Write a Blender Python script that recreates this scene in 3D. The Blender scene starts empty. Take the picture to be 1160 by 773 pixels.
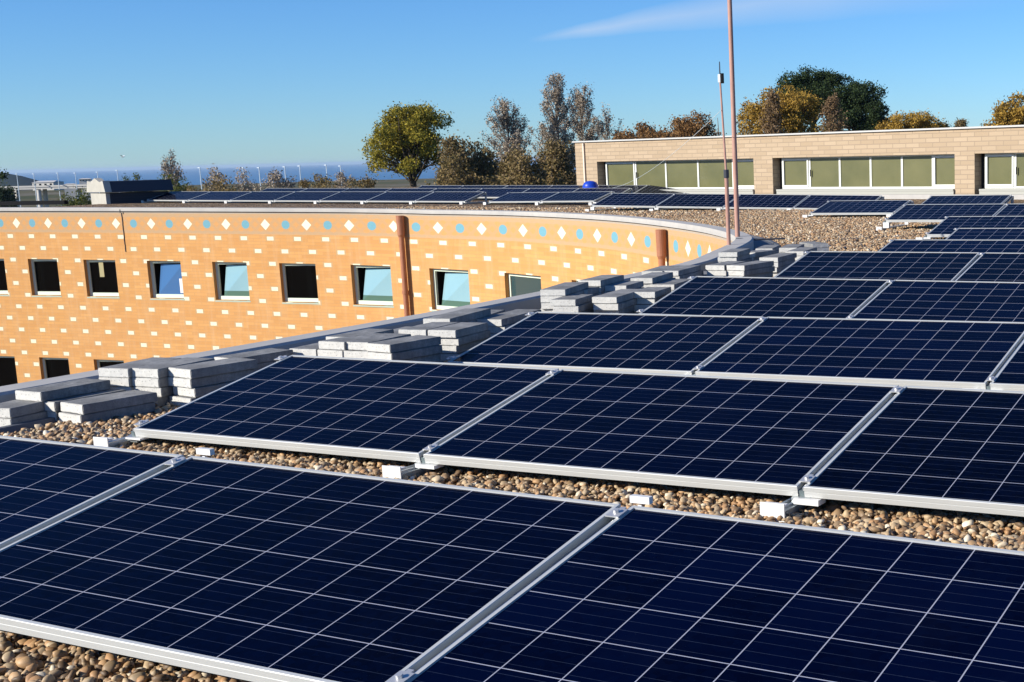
import bpy, bmesh, math, random, json
import numpy as np
from mathutils import Vector, Matrix, noise
random.seed(7); rng = np.random.default_rng(11)
R = math.radians
DATA = json.loads(r'''{"cam": {"loc": [5.454, -4.2741, 1.1546], "lens": 49.0465, "rot": [[0.898304, -0.054772, 0.435946], [0.438676, 0.167704, -0.882858], [-0.024754, 0.984315, 0.174676]], "sx": -0.27303, "sy": 0.05698}, "panels": {"1A": [0.0542, -2.1492, 0.0581, 0.0158, 0.1876, -0.0082], "1B": [1.729, -2.1227, 0.0444, 0.0006, 0.1876, -0.0082], "1C": [3.404, -2.1216, 0.0307, -0.0133, 0.1876, -0.0082], "2A": [0.0523, -0.0437, -0.0012, -0.0032, 0.204, 0.0037], "2B": [1.7272, -0.049, 0.0049, 0.0035, 0.204, 0.0037], "2C": [3.4022, -0.0431, 0.0111, 0.0022, 0.204, 0.0037], "3A": [-0.064, 2.2513, -0.0359, 0.041, 0.1965, 0.0046], "3B": [1.6096, 2.3199, -0.0283, 0.0398, 0.1965, 0.0046], "4A": [-0.1565, 4.5438, -0.0094, 0.0534, 0.1985, -0.0054], "4B": [1.5161, 4.6332, -0.0185, 0.0444, 0.1985, -0.0054], "5A": [-0.1626, 6.7003, 0.0322, 0.0481, 0.199, -0.0025], "5B": [1.5104, 6.7808, 0.028, 0.0296, 0.199, -0.0025], "9A": [-2.8401, 15.9877, 0.0763, 0.0358, 0.2009, -0.0015], "9B": [-1.1662, 16.0477, 0.0738, 0.0172, 0.2009, -0.0015], "f1": [-31.3717, 25.9166, 0.1904, 0.0517, 0.2301, -0.013], "f2": [-29.6989, 26.0032, 0.1687, 0.0455, 0.2301, -0.013], "f3": [-28.0256, 26.0794, 0.1469, 0.0569, 0.2301, -0.013], "f4": [-26.3533, 26.1746, 0.1252, 0.0651, 0.2301, -0.013], "f5": [-24.6819, 26.2835, 0.1035, 0.0599, 0.2301, -0.013], "f6": [-23.0099, 26.3837, 0.0818, 0.0691, 0.2301, -0.013], "f7": [-21.3389, 26.4993, 0.06, 0.0712, 0.2301, -0.013], "a3": [-12.8305, 22.6904, 0.0603, 0.032, 0.25, -0.019], "a4": [-11.1563, 22.7439, 0.0285, 0.0517, 0.25, -0.019], "a5": [-9.4835, 22.8304, -0.0032, 0.0542, 0.25, -0.019], "a6": [-7.811, 22.9213, -0.035, 0.0285, 0.25, -0.019], "a1": [-18.8036, 26.5596, 0.0251, 0.0349, 0.2105, -0.0016], "a2": [-17.1297, 26.618, 0.0224, 0.0335, 0.2105, -0.0016], "6A": [-0.14, 8.7234, 0.01, 0.0346, 0.1972, -0.0005], "7A": [-0.1272, 10.7776, 0.01, 0.0358, 0.1975, -0.0], "8A": [-1.2454, 13.5488, 0.0101, 0.0377, 0.1982, 0.0], "10A": [-5.9065, 19.7456, 0.0051, 0.0314, 0.1967, -0.0002], "11A": [-4.6226, 21.9994, 0.0065, 0.0423, 0.195, 0.0008]}, "wall": [[-1.42, -9], [-1.42, -6], [-1.42, -3], [-1.43, 0.5], [-1.48, 3.4], [-1.6, 5.2], [-1.88, 8.0], [-2.36, 9.6], [-3.4, 12.2], [-5.0, 14.33], [-6.96, 16.25], [-8.93, 17.86], [-10.8, 19.05], [-13.4, 20.3], [-16, 21.0], [-18.5, 21.25], [-21.8, 20.98], [-25.7, 20.5], [-29.6, 19.85], [-34, 18.9], [-40, 17.2], [-46, 15]], "utab": [[50.462, 0], [49.445, 1], [48.369, 2], [47.27, 3], [46.161, 4], [45.011, 5], [43.824, 6], [42.624, 7], [41.395, 8], [40.11, 9], [38.698, 10], [37.182, 11], [35.608, 12], [33.973, 13], [32.272, 14], [30.683, 15], [28.96, 16], [27.163, 17], [25.739, 18], [24.404, 19]], "win": [[51.005, 51.81, 1.3, 2.26], [49.296, 50.237, 1.3, 2.26], [47.426, 48.445, 1.3, 2.26], [45.359, 46.42, 1.3, 2.26], [43.301, 44.368, 1.3, 2.26], [41.221, 42.308, 1.3, 2.26], [38.905, 40.16, 1.3, 2.26], [36.198, 37.584, 1.3, 2.26], [33.322, 34.84, 1.3, 2.26], [30.83, 31.95, 1.3, 2.26], [51.053, 52.103, 3.92, 4.9], [49.301, 50.254, 3.92, 4.9], [47.502, 48.478, 3.92, 4.9]], "pipes": [38.34, 26.943], "stacks": [["S0", 2, -1.036, 0.04, 1.707, 0.4], ["S1", 3, -1.139, 0.234, 1.57, 0.4], ["S2", 2, -0.98, 0.257, 1.513, 0.4], ["S3", 2, -0.769, 0.261, 1.444, 0.4], ["S4", 4, -0.999, 0.694, 1.714, 0.4], ["S5", 4, -0.823, 0.741, 1.642, 0.4], ["S6", 4, -0.628, 0.801, 1.436, 0.4], ["S7", 3, -1.008, 1.437, 1.47, 0.4], ["S8", 1, -1.025, 1.569, 1.617, 0.4], ["S9", 3, -0.836, 1.867, 1.67, 0.4], ["S9b", 4, -0.734, 2.064, 1.636, 0.4], ["S10", 4, -0.617, 1.881, 1.595, 0.4], ["S11", 4, -0.458, 1.905, 1.626, 0.4], ["S12", 4, -0.253, 1.877, 1.463, 0.4], ["S12b", 3, -0.824, 2.559, 1.731, 0.4], ["S13", 4, -0.419, 2.495, 1.815, 0.4], ["S14", 4, -0.771, 3.004, 1.79, 0.62], ["S15", 3, -0.864, 3.372, 1.869, 0.59], ["S16", 3, -0.667, 3.42, 1.745, 0.62], ["S17", 5, -0.863, 4.454, 1.881, 0.62], ["S18", 4, -0.964, 4.898, 1.851, 0.62], ["S19", 4, -0.629, 4.25, 1.824, 0.4], ["S20", 2, -0.889, 4.453, 1.669, 0.4], ["S21", 4, -0.419, 4.487, 1.781, 0.62], ["S22", 5, -1.021, 5.18, 1.773, 0.52], ["S23", 4, -0.856, 5.3, 1.771, 0.4], ["S24", 4, -1.001, 5.937, 1.81, 0.6], ["S25", 4, -0.333, 4.891, 1.792, 0.4], ["S26", 3, -0.781, 5.93, 1.798, 0.54], ["S27", 4, -1.16, 6.649, 1.752, 0.61], ["S28", 4, -1.31, 6.578, 1.826, 0.62], ["S29", 2, -1.238, 7.174, 1.718, 0.58], ["S30", 4, -1.022, 7.272, 1.639, 0.51], ["S31", 4, -0.814, 7.295, 1.518, 0.56], ["S32", 5, -1.386, 8.201, 1.81, 0.55], ["S33", 4, -1.502, 8.847, 1.442, 0.4], ["S34", 4, -0.936, 8.226, 1.712, 0.62], ["S35", 3, -1.932, 10.065, 1.885, 0.62], ["S36", 4, -1.364, 9.539, 1.885, 0.62], ["S37", 4, -1.047, 9.051, 1.776, 0.62], ["S38", 3, -1.947, 11.571, 1.885, 0.62]], "bA": [-20.416, 33.074], "bB": [-4.453, 28.726], "bu": {"653": -0.0, "677": 1.019, "715": 2.572, "749": 3.901, "785.5": 5.269, "825": 6.686, "854": 7.686, "875.5": 8.407, "912": 9.591, "946": 10.654, "981": 11.707, "1016.5": 12.737, "1051.5": 13.717, "1081.5": 14.529, "1104": 15.123, "1145": 16.171, "1160": 16.544}, "mast": [[-3.303, 12.025, 0.05], [-3.602, 12.513, 3.262]], "aer": [[-2.714, 10.728, 0.041], [-2.972, 11.039, 2.258]], "guy": [[-2.92, 10.949, 1.675], [-15.806, 28.103, 0.308]], "vent": [-32.995, 25.234, 0.086], "ball": [-18.066, 30.37, 0.232], "bird": [-99.684, 79.927, 2.141], "trees": [["oak", -98.85, 115.42, 7.7, 9.68], ["poplarA", -95.6, 128.46, 8.26, 5.77], ["poplarB1", -93.8, 135.58, 11.11, 5.85], ["poplarB2", -93.9, 140.86, 9.43, 6.24], ["poplarC", -93.6, 146.23, 7.19, 5.32], ["und1", -88.0, 108.64, 3.59, 6.64], ["und5", -86.08, 111.74, 3.01, 5.84], ["und2", -79.16, 107.09, 2.34, 5.72], ["und3", -75.31, 109.07, 2.74, 6.66], ["und4", -77.39, 97.68, 1.9, 5.74], ["und6", -73.16, 101.95, 1.44, 6.48], ["rust1", -59.29, 100.2, 3.79, 6.3], ["rust2", -58.65, 106.33, 4.58, 6.17], ["bareM", -68.84, 129.91, 6.04, 4.27], ["gold1", -54.07, 114.86, 7.6, 9.54], ["brownc1", -49.01, 103.52, 6.35, 2.54], ["brownc2", -44.29, 105.73, 5.78, 2.69], ["dark1", -64.34, 144.32, 10.38, 9.92], ["dark2", -58.94, 144.38, 8.67, 8.7], ["gold2", -42.4, 120.03, 4.61, 6.58], ["tiny", -62.06, 189.67, 4.93, 1.77], ["gold3", -30.73, 114.58, 5.17, 6.23], ["lean1", -125.29, 101.31, 2.37, 2.47], ["lean2", -123.64, 102.01, 1.76, 1.52], ["bare3", -121.77, 103.12, 2.74, 3.13], ["shrubL", -112.36, 96.08, 0.95, 5.85], ["shrubL2", -102.67, 89.47, 0.61, 3.29], ["b1", -116.88, 105.23, 1.2, 4.37], ["b2", -115.56, 108.09, 0.94, 5.58], ["b3", -114.97, 111.81, 1.04, 4.9], ["b4", -112.37, 112.92, 0.2, 2.75], ["b5", -110.64, 113.88, 0.73, 3.92], ["b6", -108.54, 114.96, 0.96, 3.53], ["b7", -91.82, 100.51, 0.68, 4.78], ["b8", -92.02, 83.34, 0.29, 7.59], ["b9", -86.0, 88.46, -0.32, 9.26], ["green0", -176.42, 131.98, -1.25, 8.48], ["dl", -242.28, 167.85, 0.93, 4.28]], "lamps": [[-390.18, 275.07, -4.03, 0.41], [-385.65, 277.33, -3.9, 0.29], [-379.22, 280.52, -3.81, 0.37], [-374.43, 282.81, -4.21, 0.24], [-368.49, 285.81, -3.85, 0.34], [-363.32, 288.6, -2.68, 0.72], [-266.64, 234.38, -2.76, 0.94], [-262.89, 236.21, -2.86, 0.84], [-257.45, 238.87, -3.01, 0.69], [-254.07, 240.52, -3.1, 0.6], [-248.64, 243.21, -3.05, 0.65], [-245.45, 244.77, -3.14, 0.77], [-239.84, 247.55, -3.09, 0.82], [-236.84, 249.02, -3.17, 0.53]], "via": [[-419.38, 272.01, -3.88], [-379.81, 291.43, -4.43]], "pil": [[-398.95, 276.25, -4.78], [-403.15, 282.07, -4.94], [-409.47, 287.99, -5.09], [-389.29, 280.97, -5.04], [-394.07, 286.51, -5.19], [-382.69, 289.82, -5.42]], "wb": [-824.99, 603.0, -9.32], "hill": [[-1477.5, 962.5, 1.3], [-1419.4, 990.5, -2.1], [-1404.8, 997.3, -4.4], [-1387.5, 1004.8, -9.5], [-1372.7, 1010.9, -15.5]], "shed": [[-539.65, 404.74, -6.06], [-533.98, 407.95, -3.98], [-531.1, 408.84, -6.67]], "cl": [[-0.5905, 0.8032, 0.0793], [-0.4539, 0.8846, 0.1071], [-0.5394, 0.8374, 0.0879]], "dbg": 0}''')
scene = bpy.context.scene
COL = scene.collection

# ------------------------------------------------------------------ camera
cam = bpy.data.cameras.new('camera'); camo = bpy.data.objects.new('camera', cam); COL.objects.link(camo)
cd = DATA['cam']
cam.lens = cd['lens']; cam.sensor_width = 36; cam.sensor_fit = 'HORIZONTAL'
cam.shift_x = cd['sx']; cam.shift_y = cd['sy']; cam.clip_start = .1; cam.clip_end = 400000
camo.matrix_world = Matrix.Translation(cd['loc']) @ Matrix(cd['rot']).to_4x4()
scene.camera = camo
CAM = Vector(cd['loc'])

# ------------------------------------------------------------------ world and sun
SUN_EL = R(25); SUN_AZ = R(216)          # azimuth clockwise from +Y
w = bpy.data.worlds.new('World'); scene.world = w; w.use_nodes = True
nt = w.node_tree; nt.nodes.clear()
N = nt.nodes.new; LK = nt.links.new
sky = N('ShaderNodeTexSky'); sky.sky_type = 'NISHITA'; sky.sun_disc = False
sky.sun_elevation = SUN_EL; sky.sun_rotation = SUN_AZ
sky.altitude = 30; sky.air_density = .9; sky.dust_density = .05; sky.ozone_density = 3.0
hs = N('ShaderNodeHueSaturation'); hs.inputs['Saturation'].default_value = 1.05; hs.inputs['Value'].default_value = 1.0

tint = N('ShaderNodeMix'); tint.data_type = 'RGBA'; tint.blend_type = 'MULTIPLY'; tint.inputs[0].default_value = 1
tint.inputs[7].default_value = (.70, 1.05, 1.54, 1)
LK(sky.outputs[0], tint.inputs[6]); LK(tint.outputs[2], hs.inputs['Color'])
# thin wisp of cirrus
tc = N('ShaderNodeTexCoord')
def vmath(op, a, b):
    n = N('ShaderNodeVectorMath'); n.operation = op
    for i, v in enumerate((a, b)):
        if v is None: continue
        if isinstance(v, (tuple, Vector)): n.inputs[i].default_value = tuple(v)
        else: LK(v, n.inputs[i])
    return n
def wmath(op, a, b=None, c=None, clamp=False):
    n = N('ShaderNodeMath'); n.operation = op; n.use_clamp = clamp
    for i, v in enumerate((a, b, c)):
        if v is None: continue
        if isinstance(v, (int, float)): n.inputs[i].default_value = v
        else: LK(v, n.inputs[i])
    return n.outputs[0]
c0, c1, c2 = [Vector(v).normalized() for v in DATA['cl']]
nrm = c0.cross(c1).normalized(); alg = (c1-c0).normalized()
L01 = (c1-c0).dot(alg)
dirn = vmath('NORMALIZE', tc.outputs['Generated'], None).outputs[0]
wob = N('ShaderNodeTexNoise'); wob.inputs['Scale'].default_value = 14; wob.inputs['Detail'].default_value = 5
LK(dirn, wob.inputs['Vector'])
across = wmath('ADD', vmath('DOT_PRODUCT', dirn, nrm).outputs['Value'], wmath('MULTIPLY', wmath('SUBTRACT', wob.outputs['Fac'], .5), .006))
along = wmath('DIVIDE', wmath('SUBTRACT', vmath('DOT_PRODUCT', dirn, alg).outputs['Value'], c0.dot(alg)), L01)
width = wmath('ADD', .002, wmath('MULTIPLY', along, .013))
fall = wmath('SUBTRACT', 1, wmath('DIVIDE', wmath('ABSOLUTE', wmath('SUBTRACT', across, wmath('MULTIPLY', along, .006))), width), clamp=True)
fall = wmath('MULTIPLY', wmath('SMOOTHSTEP' if False else 'POWER', fall, .8), wmath('MULTIPLY', wmath('MULTIPLY', along, 4, clamp=True), wmath('SUBTRACT', 2.2, along, clamp=True)))
wn2 = N('ShaderNodeTexNoise'); wn2.inputs['Scale'].default_value = 5; wn2.inputs['Detail'].default_value = 4; LK(dirn, wn2.inputs['Vector'])
fall = wmath('MULTIPLY', fall, wmath('ADD', .12, wmath('MULTIPLY', wn2.outputs['Fac'], .6)))
cl = N('ShaderNodeMix'); cl.data_type = 'RGBA'; LK(fall, cl.inputs[0]); LK(hs.outputs[0], cl.inputs[6])
cl.inputs[7].default_value = (6.6, 7.6, 9.3, 1)
bg = N('ShaderNodeBackground'); bg.inputs[1].default_value = .064
LK(cl.outputs[2], bg.inputs[0])
wo = N('ShaderNodeOutputWorld'); LK(bg.outputs[0], wo.inputs[0])

sl = bpy.data.lights.new('sun', 'SUN'); sl.energy = 5.0; sl.angle = R(.53); sl.color = (1, .93, .82)
so = bpy.data.objects.new('sun', sl); COL.objects.link(so)
sd = Vector((math.sin(SUN_AZ)*math.cos(SUN_EL), math.cos(SUN_AZ)*math.cos(SUN_EL), math.sin(SUN_EL)))
so.rotation_euler = sd.to_track_quat('Z', 'Y').to_euler(); so.location = (0, -20, 20)
vs = scene.view_settings; vs.view_transform = 'Standard'; vs.look = 'None'; vs.gamma = 1; vs.exposure = 0.6

# ------------------------------------------------------------------ helpers
def tag(o, label=None, cat=None, group=None, kind=None):
    if label: o['label'] = label
    if cat: o['category'] = cat
    if group: o['group'] = group
    if kind: o['kind'] = kind
    return o
def empty(name, loc=(0, 0, 0), rot=(0, 0, 0)):
    o = bpy.data.objects.new(name, None); COL.objects.link(o); o.location = loc; o.rotation_euler = rot
    o.empty_display_size = .1
    return o
class MB:
    def __init__(s): s.v = []; s.f = []; s.mi = []; s.uv = []
    def add(s, vs, fs, mi=0, uvs=None):
        b = len(s.v); s.v += [tuple(v) for v in vs]
        for k, f in enumerate(fs):
            s.f.append(tuple(b+i for i in f)); s.mi.append(mi)
            s.uv.append(uvs[k] if uvs else None)
        return s
    def box(s, x0, x1, y0, y1, z0, z1, M=None, mi=0):
        vs = [(x, y, z) for z in (z0, z1) for y in (y0, y1) for x in (x0, x1)]
        if M is not None: vs = [tuple(M @ Vector(v)) for v in vs]
        return s.add(vs, [(0, 2, 3, 1), (4, 5, 7, 6), (0, 1, 5, 4), (2, 6, 7, 3), (0, 4, 6, 2), (1, 3, 7, 5)], mi)
    def tube(s, a, b, r0, r1=None, n=10, cap=True, mi=0):
        a = Vector(a); b = Vector(b); r1 = r0 if r1 is None else r1
        d = (b-a).normalized(); u = d.orthogonal().normalized(); v = d.cross(u)
        vs = []
        for p, r in ((a, r0), (b, r1)):
            for k in range(n):
                t = 2*math.pi*k/n; vs.append(p+(u*math.cos(t)+v*math.sin(t))*r)
        fs = [(k, (k+1) % n, n+(k+1) % n, n+k) for k in range(n)]
        if cap: fs += [tuple(range(n-1, -1, -1)), tuple(range(n, 2*n))]
        return s.add(vs, fs, mi)
    def mesh(s, name, mats, smooth=False, bevel=0):
        me = bpy.data.meshes.new(name); me.from_pydata(s.v, [], s.f)
        for m in (mats if isinstance(mats, (list, tuple)) else [mats]): me.materials.append(m)
        me.polygons.foreach_set('material_index', s.mi)
        if any(u for u in s.uv):
            ul = me.uv_layers.new(name='UVMap'); k = 0
            for f, u in zip(s.f, s.uv):
                for j in range(len(f)):
                    ul.data[k].uv = u[j] if u else (0, 0); k += 1
        if bevel:
            bm = bmesh.new(); bm.from_mesh(me)
            bmesh.ops.bevel(bm, geom=[e for e in bm.edges if e.calc_face_angle(0) > .5], offset=bevel, segments=1, affect='EDGES')
            bm.to_mesh(me); bm.free()
        if smooth: me.polygons.foreach_set('use_smooth', [True]*len(me.polygons))
        me.update(); return me
    def build(s, name, mats, parent=None, **k):
        o = bpy.data.objects.new(name, s.mesh(name, mats, **k)); COL.objects.link(o)
        if parent: o.parent = parent
        return o
def link(name, me, parent=None):
    o = bpy.data.objects.new(name, me); COL.objects.link(o)
    if parent: o.parent = parent
    return o

# ------------------------------------------------------------------ materials
def mat(name, col=(.5, .5, .5), rough=.6, metal=0, spec=.5):
    m = bpy.data.materials.new(name); m.use_nodes = True
    b = m.node_tree.nodes['Principled BSDF']
    b.inputs['Base Color'].default_value = (*col, 1); b.inputs['Roughness'].default_value = rough
    b.inputs['Metallic'].default_value = metal; b.inputs['Specular IOR Level'].default_value = spec
    return m
class G:
    """small node-graph helper"""
    def __init__(s, m): s.m = m; s.t = m.node_tree; s.b = s.t.nodes['Principled BSDF']
    def n(s, t, **k):
        n = s.t.nodes.new(t)
        for a, v in k.items(): setattr(n, a, v)
        return n
    def l(s, a, b): s.t.links.new(a, b)
    def inp(s, sock, v):
        if isinstance(v, (int, float)): sock.default_value = v
        elif isinstance(v, tuple): sock.default_value = v if len(v) == len(sock.default_value) else (*v, 1)
        else: s.l(v, sock)
    def math(s, op, *a, clamp=False):
        n = s.n('ShaderNodeMath', operation=op, use_clamp=clamp)
        for i, v in enumerate(a): s.inp(n.inputs[i], v)
        return n.outputs[0]
    def mix(s, f, a, b, blend='MIX'):
        n = s.n('ShaderNodeMix', data_type='RGBA', blend_type=blend)
        s.inp(n.inputs[0], f); s.inp(n.inputs[6], a); s.inp(n.inputs[7], b)
        return n.outputs[2]
    def noise(s, scale, detail=4, vec=None, rough=.55):
        n = s.n('ShaderNodeTexNoise'); n.inputs['Scale'].default_value = scale; n.inputs['Detail'].default_value = detail
        n.inputs['Roughness'].default_value = rough
        if vec is not None: s.l(vec, n.inputs['Vector'])
        return n.outputs['Fac']
    def ramp(s, f, stops):
        n = s.n('ShaderNodeValToRGB'); e = n.color_ramp.elements
        while len(e) < len(stops): e.new(.5)
        for el, (p, c) in zip(e, stops): el.position = p; el.color = (*c, 1)
        s.inp(n.inputs[0], f); return n.outputs[0]
    def bump(s, h, st=.3, dist=.02):
        n = s.n('ShaderNodeBump'); n.inputs['Strength'].default_value = st; n.inputs['Distance'].default_value = dist
        s.inp(n.inputs['Height'], h); s.l(n.outputs[0], s.b.inputs['Normal'])
    def col(s, c): s.inp(s.b.inputs['Base Color'], c)
    def obj(s): return s.n('ShaderNodeTexCoord').outputs['Object']
    def sep(s, v):
        n = s.n('ShaderNodeSeparateXYZ'); s.l(v, n.inputs[0]); return n.outputs
    def pos(s): return s.n('ShaderNodeNewGeometry').outputs['Position']
    def rnd(s): return s.n('ShaderNodeObjectInfo').outputs['Random']

# brushed aluminium frame
M_al = mat('anodised aluminium', (.80, .81, .80), .42, .2); g = G(M_al)
mp = g.n('ShaderNodeMapping'); g.l(g.obj(), mp.inputs[0]); mp.inputs['Scale'].default_value = (3, 3, 300)
nz = g.noise(2.0, 5, mp.outputs[0]); g.col(g.mix(nz, (.52, .54, .53), (.70, .71, .69)))
M_rail = mat('mill finish rail', (.34, .37, .38), .42, .6); g = G(M_rail); g.col(g.mix(g.noise(9, 4, g.obj()), (.24, .27, .29), (.42, .45, .46)))
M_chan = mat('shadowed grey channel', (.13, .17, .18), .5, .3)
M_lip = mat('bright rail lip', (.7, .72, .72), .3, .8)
M_white = mat('white coated steel', (.82, .82, .80), .5); g = G(M_white); g.col(g.mix(g.noise(14, 4, g.obj()), (.74, .74, .72), (.88, .88, .86)))
M_bolt = mat('zinc bolt', (.6, .6, .60), .5, .7)
# solar glass
M_pv = mat('solar cells under glass', (.004, .012, .06), .16); g = G(M_pv)
x, y, z = g.sep(g.obj())
PXc, PYc = (1.65-.024)/10, (.99-.024)/6
def edge_line(c, off, pitch, wd):
    t = g.math('MODULO', g.math('ADD', g.math('SUBTRACT', c, off), pitch*50.5), pitch)   # centre of line at pitch/2
    return g.math('LESS_THAN', g.math('ABSOLUTE', g.math('SUBTRACT', t, pitch*.5)), wd*.5)
lx = edge_line(x, .012, PXc, .0030); ly = edge_line(y, .012, PYc, .0030)
grid = g.math('MAXIMUM', lx, ly)
bus = edge_line(y, .012+PYc*.125, PYc/4, .0013)
cx = g.math('FLOOR', g.math('DIVIDE', g.math('SUBTRACT', x, .012), PXc)); cy = g.math('FLOOR', g.math('DIVIDE', g.math('SUBTRACT', y, .012), PYc))
cmb = g.n('ShaderNodeCombineXYZ'); g.l(cx, cmb.inputs[0]); g.l(cy, cmb.inputs[1]); g.l(g.math('MULTIPLY', g.rnd(), 91), cmb.inputs[2])
wn = g.n('ShaderNodeTexWhiteNoise', noise_dimensions='3D'); g.l(cmb.outputs[0], wn.inputs[0])
vor = g.n('ShaderNodeTexVoronoi'); vor.inputs['Scale'].default_value = 55; g.l(g.obj(), vor.inputs['Vector'])
gsep = g.n('ShaderNodeSeparateColor'); g.l(vor.outputs['Color'], gsep.inputs[0])
cell = g.mix(wn.outputs['Value'], (.0003, .0014, .0110), (.0006, .0030, .0240))
cell = g.mix(g.rnd(), cell, (.0004, .0012, .006))
cell = g.mix(g.math('MULTIPLY', gsep.outputs[0], .40), cell, (.0006, .004, .026))
dirt = g.noise(2.3, 7, g.obj(), .7)
cell = g.mix(g.math('MULTIPLY', g.math('SUBTRACT', dirt, .5, clamp=True), .035), cell, (.20, .19, .17))
mpb = g.n('ShaderNodeMapping'); g.l(g.obj(), mpb.inputs[0]); mpb.inputs['Scale'].default_value = (14, 5, 1)
busn = g.math('MULTIPLY', bus, g.math('ADD', .12, g.math('MULTIPLY', g.noise(6, 3, mpb.outputs[0]), .7)))
cell = g.mix(busn, cell, (.06, .08, .14))
g.col(g.mix(grid, cell, (.42, .44, .54)))
dst = g.noise(3.5, 6, g.obj(), .65)
g.inp(g.b.inputs['Roughness'], g.math('ADD', .10, g.math('MULTIPLY', dst, .12)))
g.b.inputs['Specular IOR Level'].default_value = .016; g.b.inputs['Specular Tint'].default_value = (.35, .6, 1, 1)
M_back = mat('white back sheet', (.7, .7, .7), .6)
# concrete
M_conc = mat('concrete paver', (.5, .5, .5), .9, 0, .2); g = G(M_conc); P = g.obj()
nn = g.noise(30, 8, P, .7); n2 = g.noise(4, 3, P)
geo_n = g.n('ShaderNodeNewGeometry')
base = g.mix(g.rnd(), (.15, .155, .16), (.27, .27, .27))
base = g.mix(g.math('MULTIPLY', g.math('SUBTRACT', nn, .35, clamp=True), 3.0, clamp=True), base, (.40, .40, .385))
v = g.n('ShaderNodeTexVoronoi'); v.inputs['Scale'].default_value = 120; g.l(P, v.inputs['Vector'])
base = g.mix(g.math('LESS_THAN', v.outputs['Distance'], .22), base, (.18, .18, .18))
base = g.mix(g.math('MULTIPLY', g.math('SUBTRACT', n2, .42, clamp=True), 2.2, clamp=True), base, (.12, .12, .115))
g.col(base); g.bump(nn, .5, .002)
M_split_lit = mat('split face paled as sunlit', (.7, .7, .68), .95, 0, .15); g = G(M_split_lit); P = g.obj(); nn = g.noise(45, 8, P, .75)  # rough split ends, paler than the other faces so they read as sunlit
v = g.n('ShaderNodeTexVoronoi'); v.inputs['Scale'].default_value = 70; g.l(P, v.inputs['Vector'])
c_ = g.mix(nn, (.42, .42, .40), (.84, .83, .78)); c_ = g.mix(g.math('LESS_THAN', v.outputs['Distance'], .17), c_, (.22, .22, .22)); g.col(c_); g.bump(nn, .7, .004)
M_cope = mat('weathered coping stone', (.42, .42, .41), .85, 0, .2); g = G(M_cope); P = g.pos()
g.col(g.mix(g.noise(1.6, 8, P, .7), (.28, .28, .28), (.52, .50, .46))); g.bump(g.noise(30, 5, P), .3, .003)
M_gut = mat('gutter with shade in its colour', (.06, .07, .09), .7); g = G(M_gut); g.col(g.mix(g.noise(5, 5, g.pos()), (.04, .05, .07), (.12, .13, .15)))  # dark blue shade beside the parapet is put into the gutter colour
# orange patterned wall; UV = (pattern unit, metres below the coping)
M_wall = mat('orange block wall with cream inlays', (.6, .3, .1), .85, 0, .15); g = G(M_wall)
uv = g.n('ShaderNodeUVMap').outputs[0]; U_, V_, _ = g.sep(uv)
def frac(c, off, pitch):      # signed distance to nearest lattice point, in units of c
    t = g.math('MODULO', g.math('ADD', g.math('SUBTRACT', c, off), pitch*200.5), pitch)
    return g.math('SUBTRACT', t, pitch*.5)
# cream rectangles, staggered rows
row = g.math('FLOOR', g.math('DIVIDE', g.math('SUBTRACT', V_, .70-.155), .31))
odd = g.math('MODULO', row, 2.0)
urow = g.math('SUBTRACT', U_, g.math('MULTIPLY', odd, 1/3))
du = g.math('ABSOLUTE', frac(urow, -.24, 2/3)); dv = g.math('ABSOLUTE', frac(V_, .70, .31))
rect = g.math('MULTIPLY', g.math('LESS_THAN', du, .080), g.math('LESS_THAN', dv, .046))
rect = g.math('MULTIPLY', rect, g.math('GREATER_THAN', V_, .62))
rj = g.math('MULTIPLY', g.math('MULTIPLY', g.math('LESS_THAN', du, .118), g.math('LESS_THAN', dv, .066)), g.math('GREATER_THAN', V_, .62))
# block courses
br = g.n('ShaderNodeTexBrick'); br.inputs['Scale'].default_value = 1; br.inputs['Brick Width'].default_value = 1/3; br.inputs['Row Height'].default_value = .155/2
br.inputs['Mortar Size'].default_value = .006; br.inputs['Color1'].default_value = (.56, .295, .098, 1); br.inputs['Color2'].default_value = (.70, .39, .135, 1); br.inputs['Mortar'].default_value = (.50, .30, .13, 1)
g.l(uv, br.inputs['Vector'])
big = g.noise(.5, 6, g.pos()); fine = g.noise(9, 5, g.pos())
oc = g.mix(g.math('MULTIPLY', big, .6), br.outputs['Color'], (.54, .28, .12))
oc = g.mix(g.math('MULTIPLY', fine, .35), oc, (.68, .31, .10))
# vertical weathering streaks
mpp = g.n('ShaderNodeMapping'); g.l(uv, mpp.inputs[0]); mpp.inputs['Scale'].default_value = (3.0, .25, 1)
st = g.noise(2.2, 6, mpp.outputs[0], .7)
oc = g.mix(g.math('MULTIPLY', g.math('SUBTRACT', st, .48, clamp=True), 1.6), oc, (.66, .44, .25))
# frieze
fv = g.math('MULTIPLY', g.math('GREATER_THAN', V_, .10), g.math('LESS_THAN', V_, .60))
vc = g.math('SUBTRACT', V_, .36)
lat = g.math('ABSOLUTE', g.math('ADD', g.math('ABSOLUTE', frac(U_, 0, .5)), g.math('MULTIPLY', g.math('ABSOLUTE', g.math('SUBTRACT', g.math('ABSOLUTE', vc), 0.0)), 1.0)))
fz = g.math('ADD', g.math('ABSOLUTE', frac(g.math('ADD', U_, vc), 0, .25)), 0.0)
fz2 = g.math('ADD', g.math('ABSOLUTE', frac(g.math('SUBTRACT', U_, vc), 0, .25)), 0.0)
latt = g.math('MAXIMUM', g.math('GREATER_THAN', fz, .075), g.math('GREATER_THAN', fz2, .075))
fcol = g.mix(g.math('MULTIPLY', latt, .45), (.62, .33, .13), (.46, .33, .20))
edgeb = g.math('GREATER_THAN', g.math('ABSOLUTE', g.math('SUBTRACT', V_, .36)), .17)
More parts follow.
